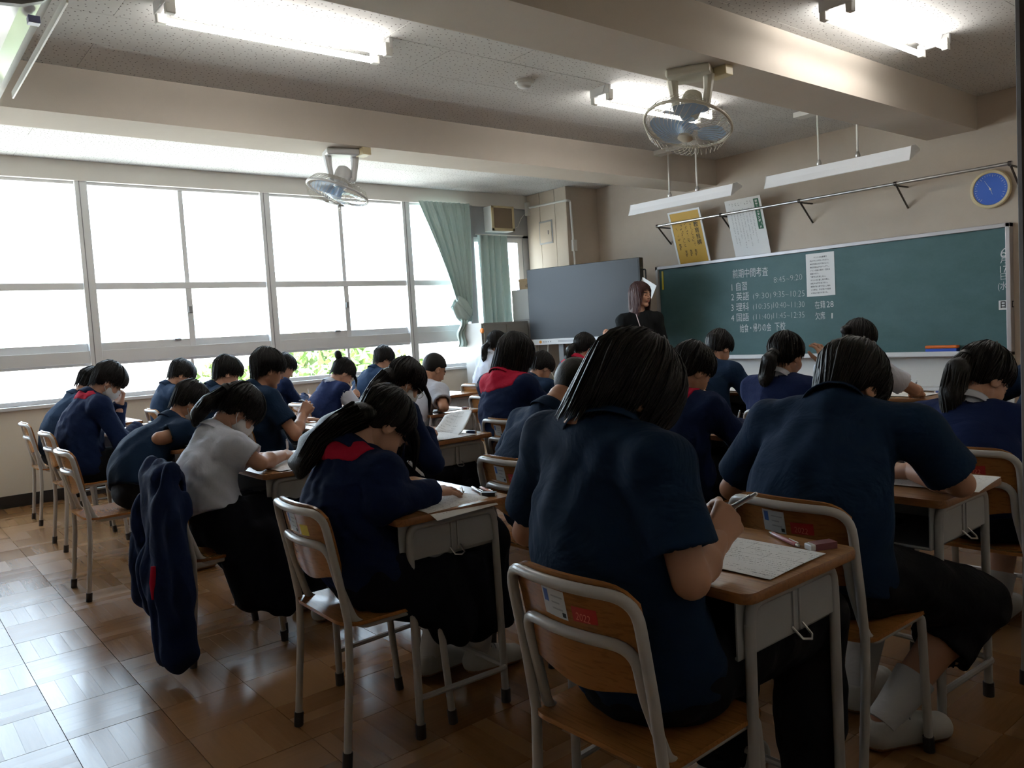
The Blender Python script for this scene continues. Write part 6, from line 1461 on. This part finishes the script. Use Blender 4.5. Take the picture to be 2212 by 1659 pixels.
def eraser(x, y, rz, label, sleeve, s=1.0, z=ZD + 0.0005):
    t = tag(empty('rubber_eraser', (x, y, z), rz), label, 'eraser', 'rubber erasers')
    MB().cbox((-0.028 * s, -0.0115 * s, 0), (0.028 * s, 0.0115 * s, 0.012 * s), 0.003).build('rubber', M_WHITEM, t); MB().cbox((-0.019 * s, -0.0120 * s, -0.0003), (0.028 * s - 0.001, 0.0120 * s, 0.0126 * s), 0.0008).build('sleeve', sleeve, t); return t
M_SLV = mat('eraser_sleeve', (0.18, 0.05, 0.06), 0.5); M_SLB = mat('eraser_sleeve_blue', (0.05, 0.09, 0.30), 0.5)
SH = {13: (-2.21, 1.425, 0.364, 0.257, 0.10, 0.02), 19: (-1.065, 1.525, 0.257, 0.235, 0.04, 0), 24: (-1.12, 2.56, 0.364, 0.257, 0.12, 0), 6: (-3.46, 1.47, 0.364, 0.257, 0.05, 0), 11: (-3.60, 2.38, 0.364, 0.257, 0.06, 0)}
for k in sorted(SEAT):
    if k in (0, 27): continue
    cx, cyy, dx_, dy_ = SEAT[k]; x, y, w, h, rz, sag = SH.get(k, (dx_ + 0.03, dy_ + 0.0, 0.364, 0.257, (RNG.rand() - .5) * 0.25, 0))
    sheet(x, y, w, h, rz, 'exam sheet of the ' + WHO[k], sag)
    sp, r = ST[k]
    if sp['hR'][0] == 'pen' and k != 19:
        o, M3 = r['hands']['R']; a = o + M3 @ np.array([-0.028, 0.128, -0.062]); b = o + M3 @ np.array([-0.045, 0.070, 0.060])
        pen(a, b, 'pen held by the ' + WHO[k], M_PBLK if k in (7, 4, 2) else (M_PCLR if k in (11, 6) else M_PSILV), clip=k in (7, 11, 6))
    if k not in (13, 19, 24, 15, 20, 21, 22, 1, 26): eraser(dx_ + 0.20, dy_ + 0.15, RNG.rand(), 'eraser of the ' + WHO[k], M_SLB if k % 2 else M_SLV)
pen((-1.150, 1.468, 0.772), (-0.985, 1.455, 0.872), 'silver pen in the hand of the ' + WHO[19], M_PSILV, r=0.0062)
pen((-1.135, 1.722, ZD + 0.0062), (-1.012, 1.655, ZD + 0.0062), 'pink pen lying on the desk of the ' + WHO[19], M_PPINK, r=0.0055)
eraser(-0.975, 1.685, 1.15, 'eraser in a dark red sleeve by the ' + WHO[19], M_SLV, 1.25)
pen((-2.315, 1.470, 0.765), (-2.305, 1.400, 0.83), 'pale pen in the spread hand of the ' + WHO[13], M_PCLR, r=0.0055)
for i, (a, b, m, l) in enumerate((((-2.29, 1.60, 0), (-2.20, 1.545, 0), M_PCLR, 'clear pen lying by the '), ((-2.27, 1.63, 0), (-2.14, 1.585, 0), M_PSILV, 'silver pen on the desk of the '), ((-2.24, 1.645, 0), (-2.12, 1.61, 0), mat('orange_pen', (0.55, 0.12, 0.03), 0.3), 'orange-ended pen on the desk of the '))):
    zz = ZD + 0.0058; pen((a[0], a[1], zz), (b[0], b[1], zz), l + WHO[13], m, r=0.005)
eraser(-2.11, 1.585, 0.6, 'dark eraser of the ' + WHO[13], M_PBLK)
# the glasses girl's question booklet, standing open
b = MB(); V = []; F = []
for i in range(13):
    u = i / 12
    for j in range(9):
        v = j / 8; V.append((0.26 * u, -0.05 + 0.10 * v ** 0.7 + 0.03 * math.sin(u * 3), 0.02 + 0.12 * v * (1 - 0.3 * (1 - u) ** 2)))
for i in range(12):
    for j in range(8): p = i * 9 + j; F.append((p, p + 9, p + 10, p + 1))
bk_ = mesh_obj('question_booklet', V, F, M_EXAM, None, True); bk_.location = (-3.76, 2.50, ZD - 0.016); md = bk_.modifiers.new('thickness', 'SOLIDIFY'); md.thickness = 0.003
tag(bk_, 'question booklet standing half open before the ' + WHO[11], 'booklet')
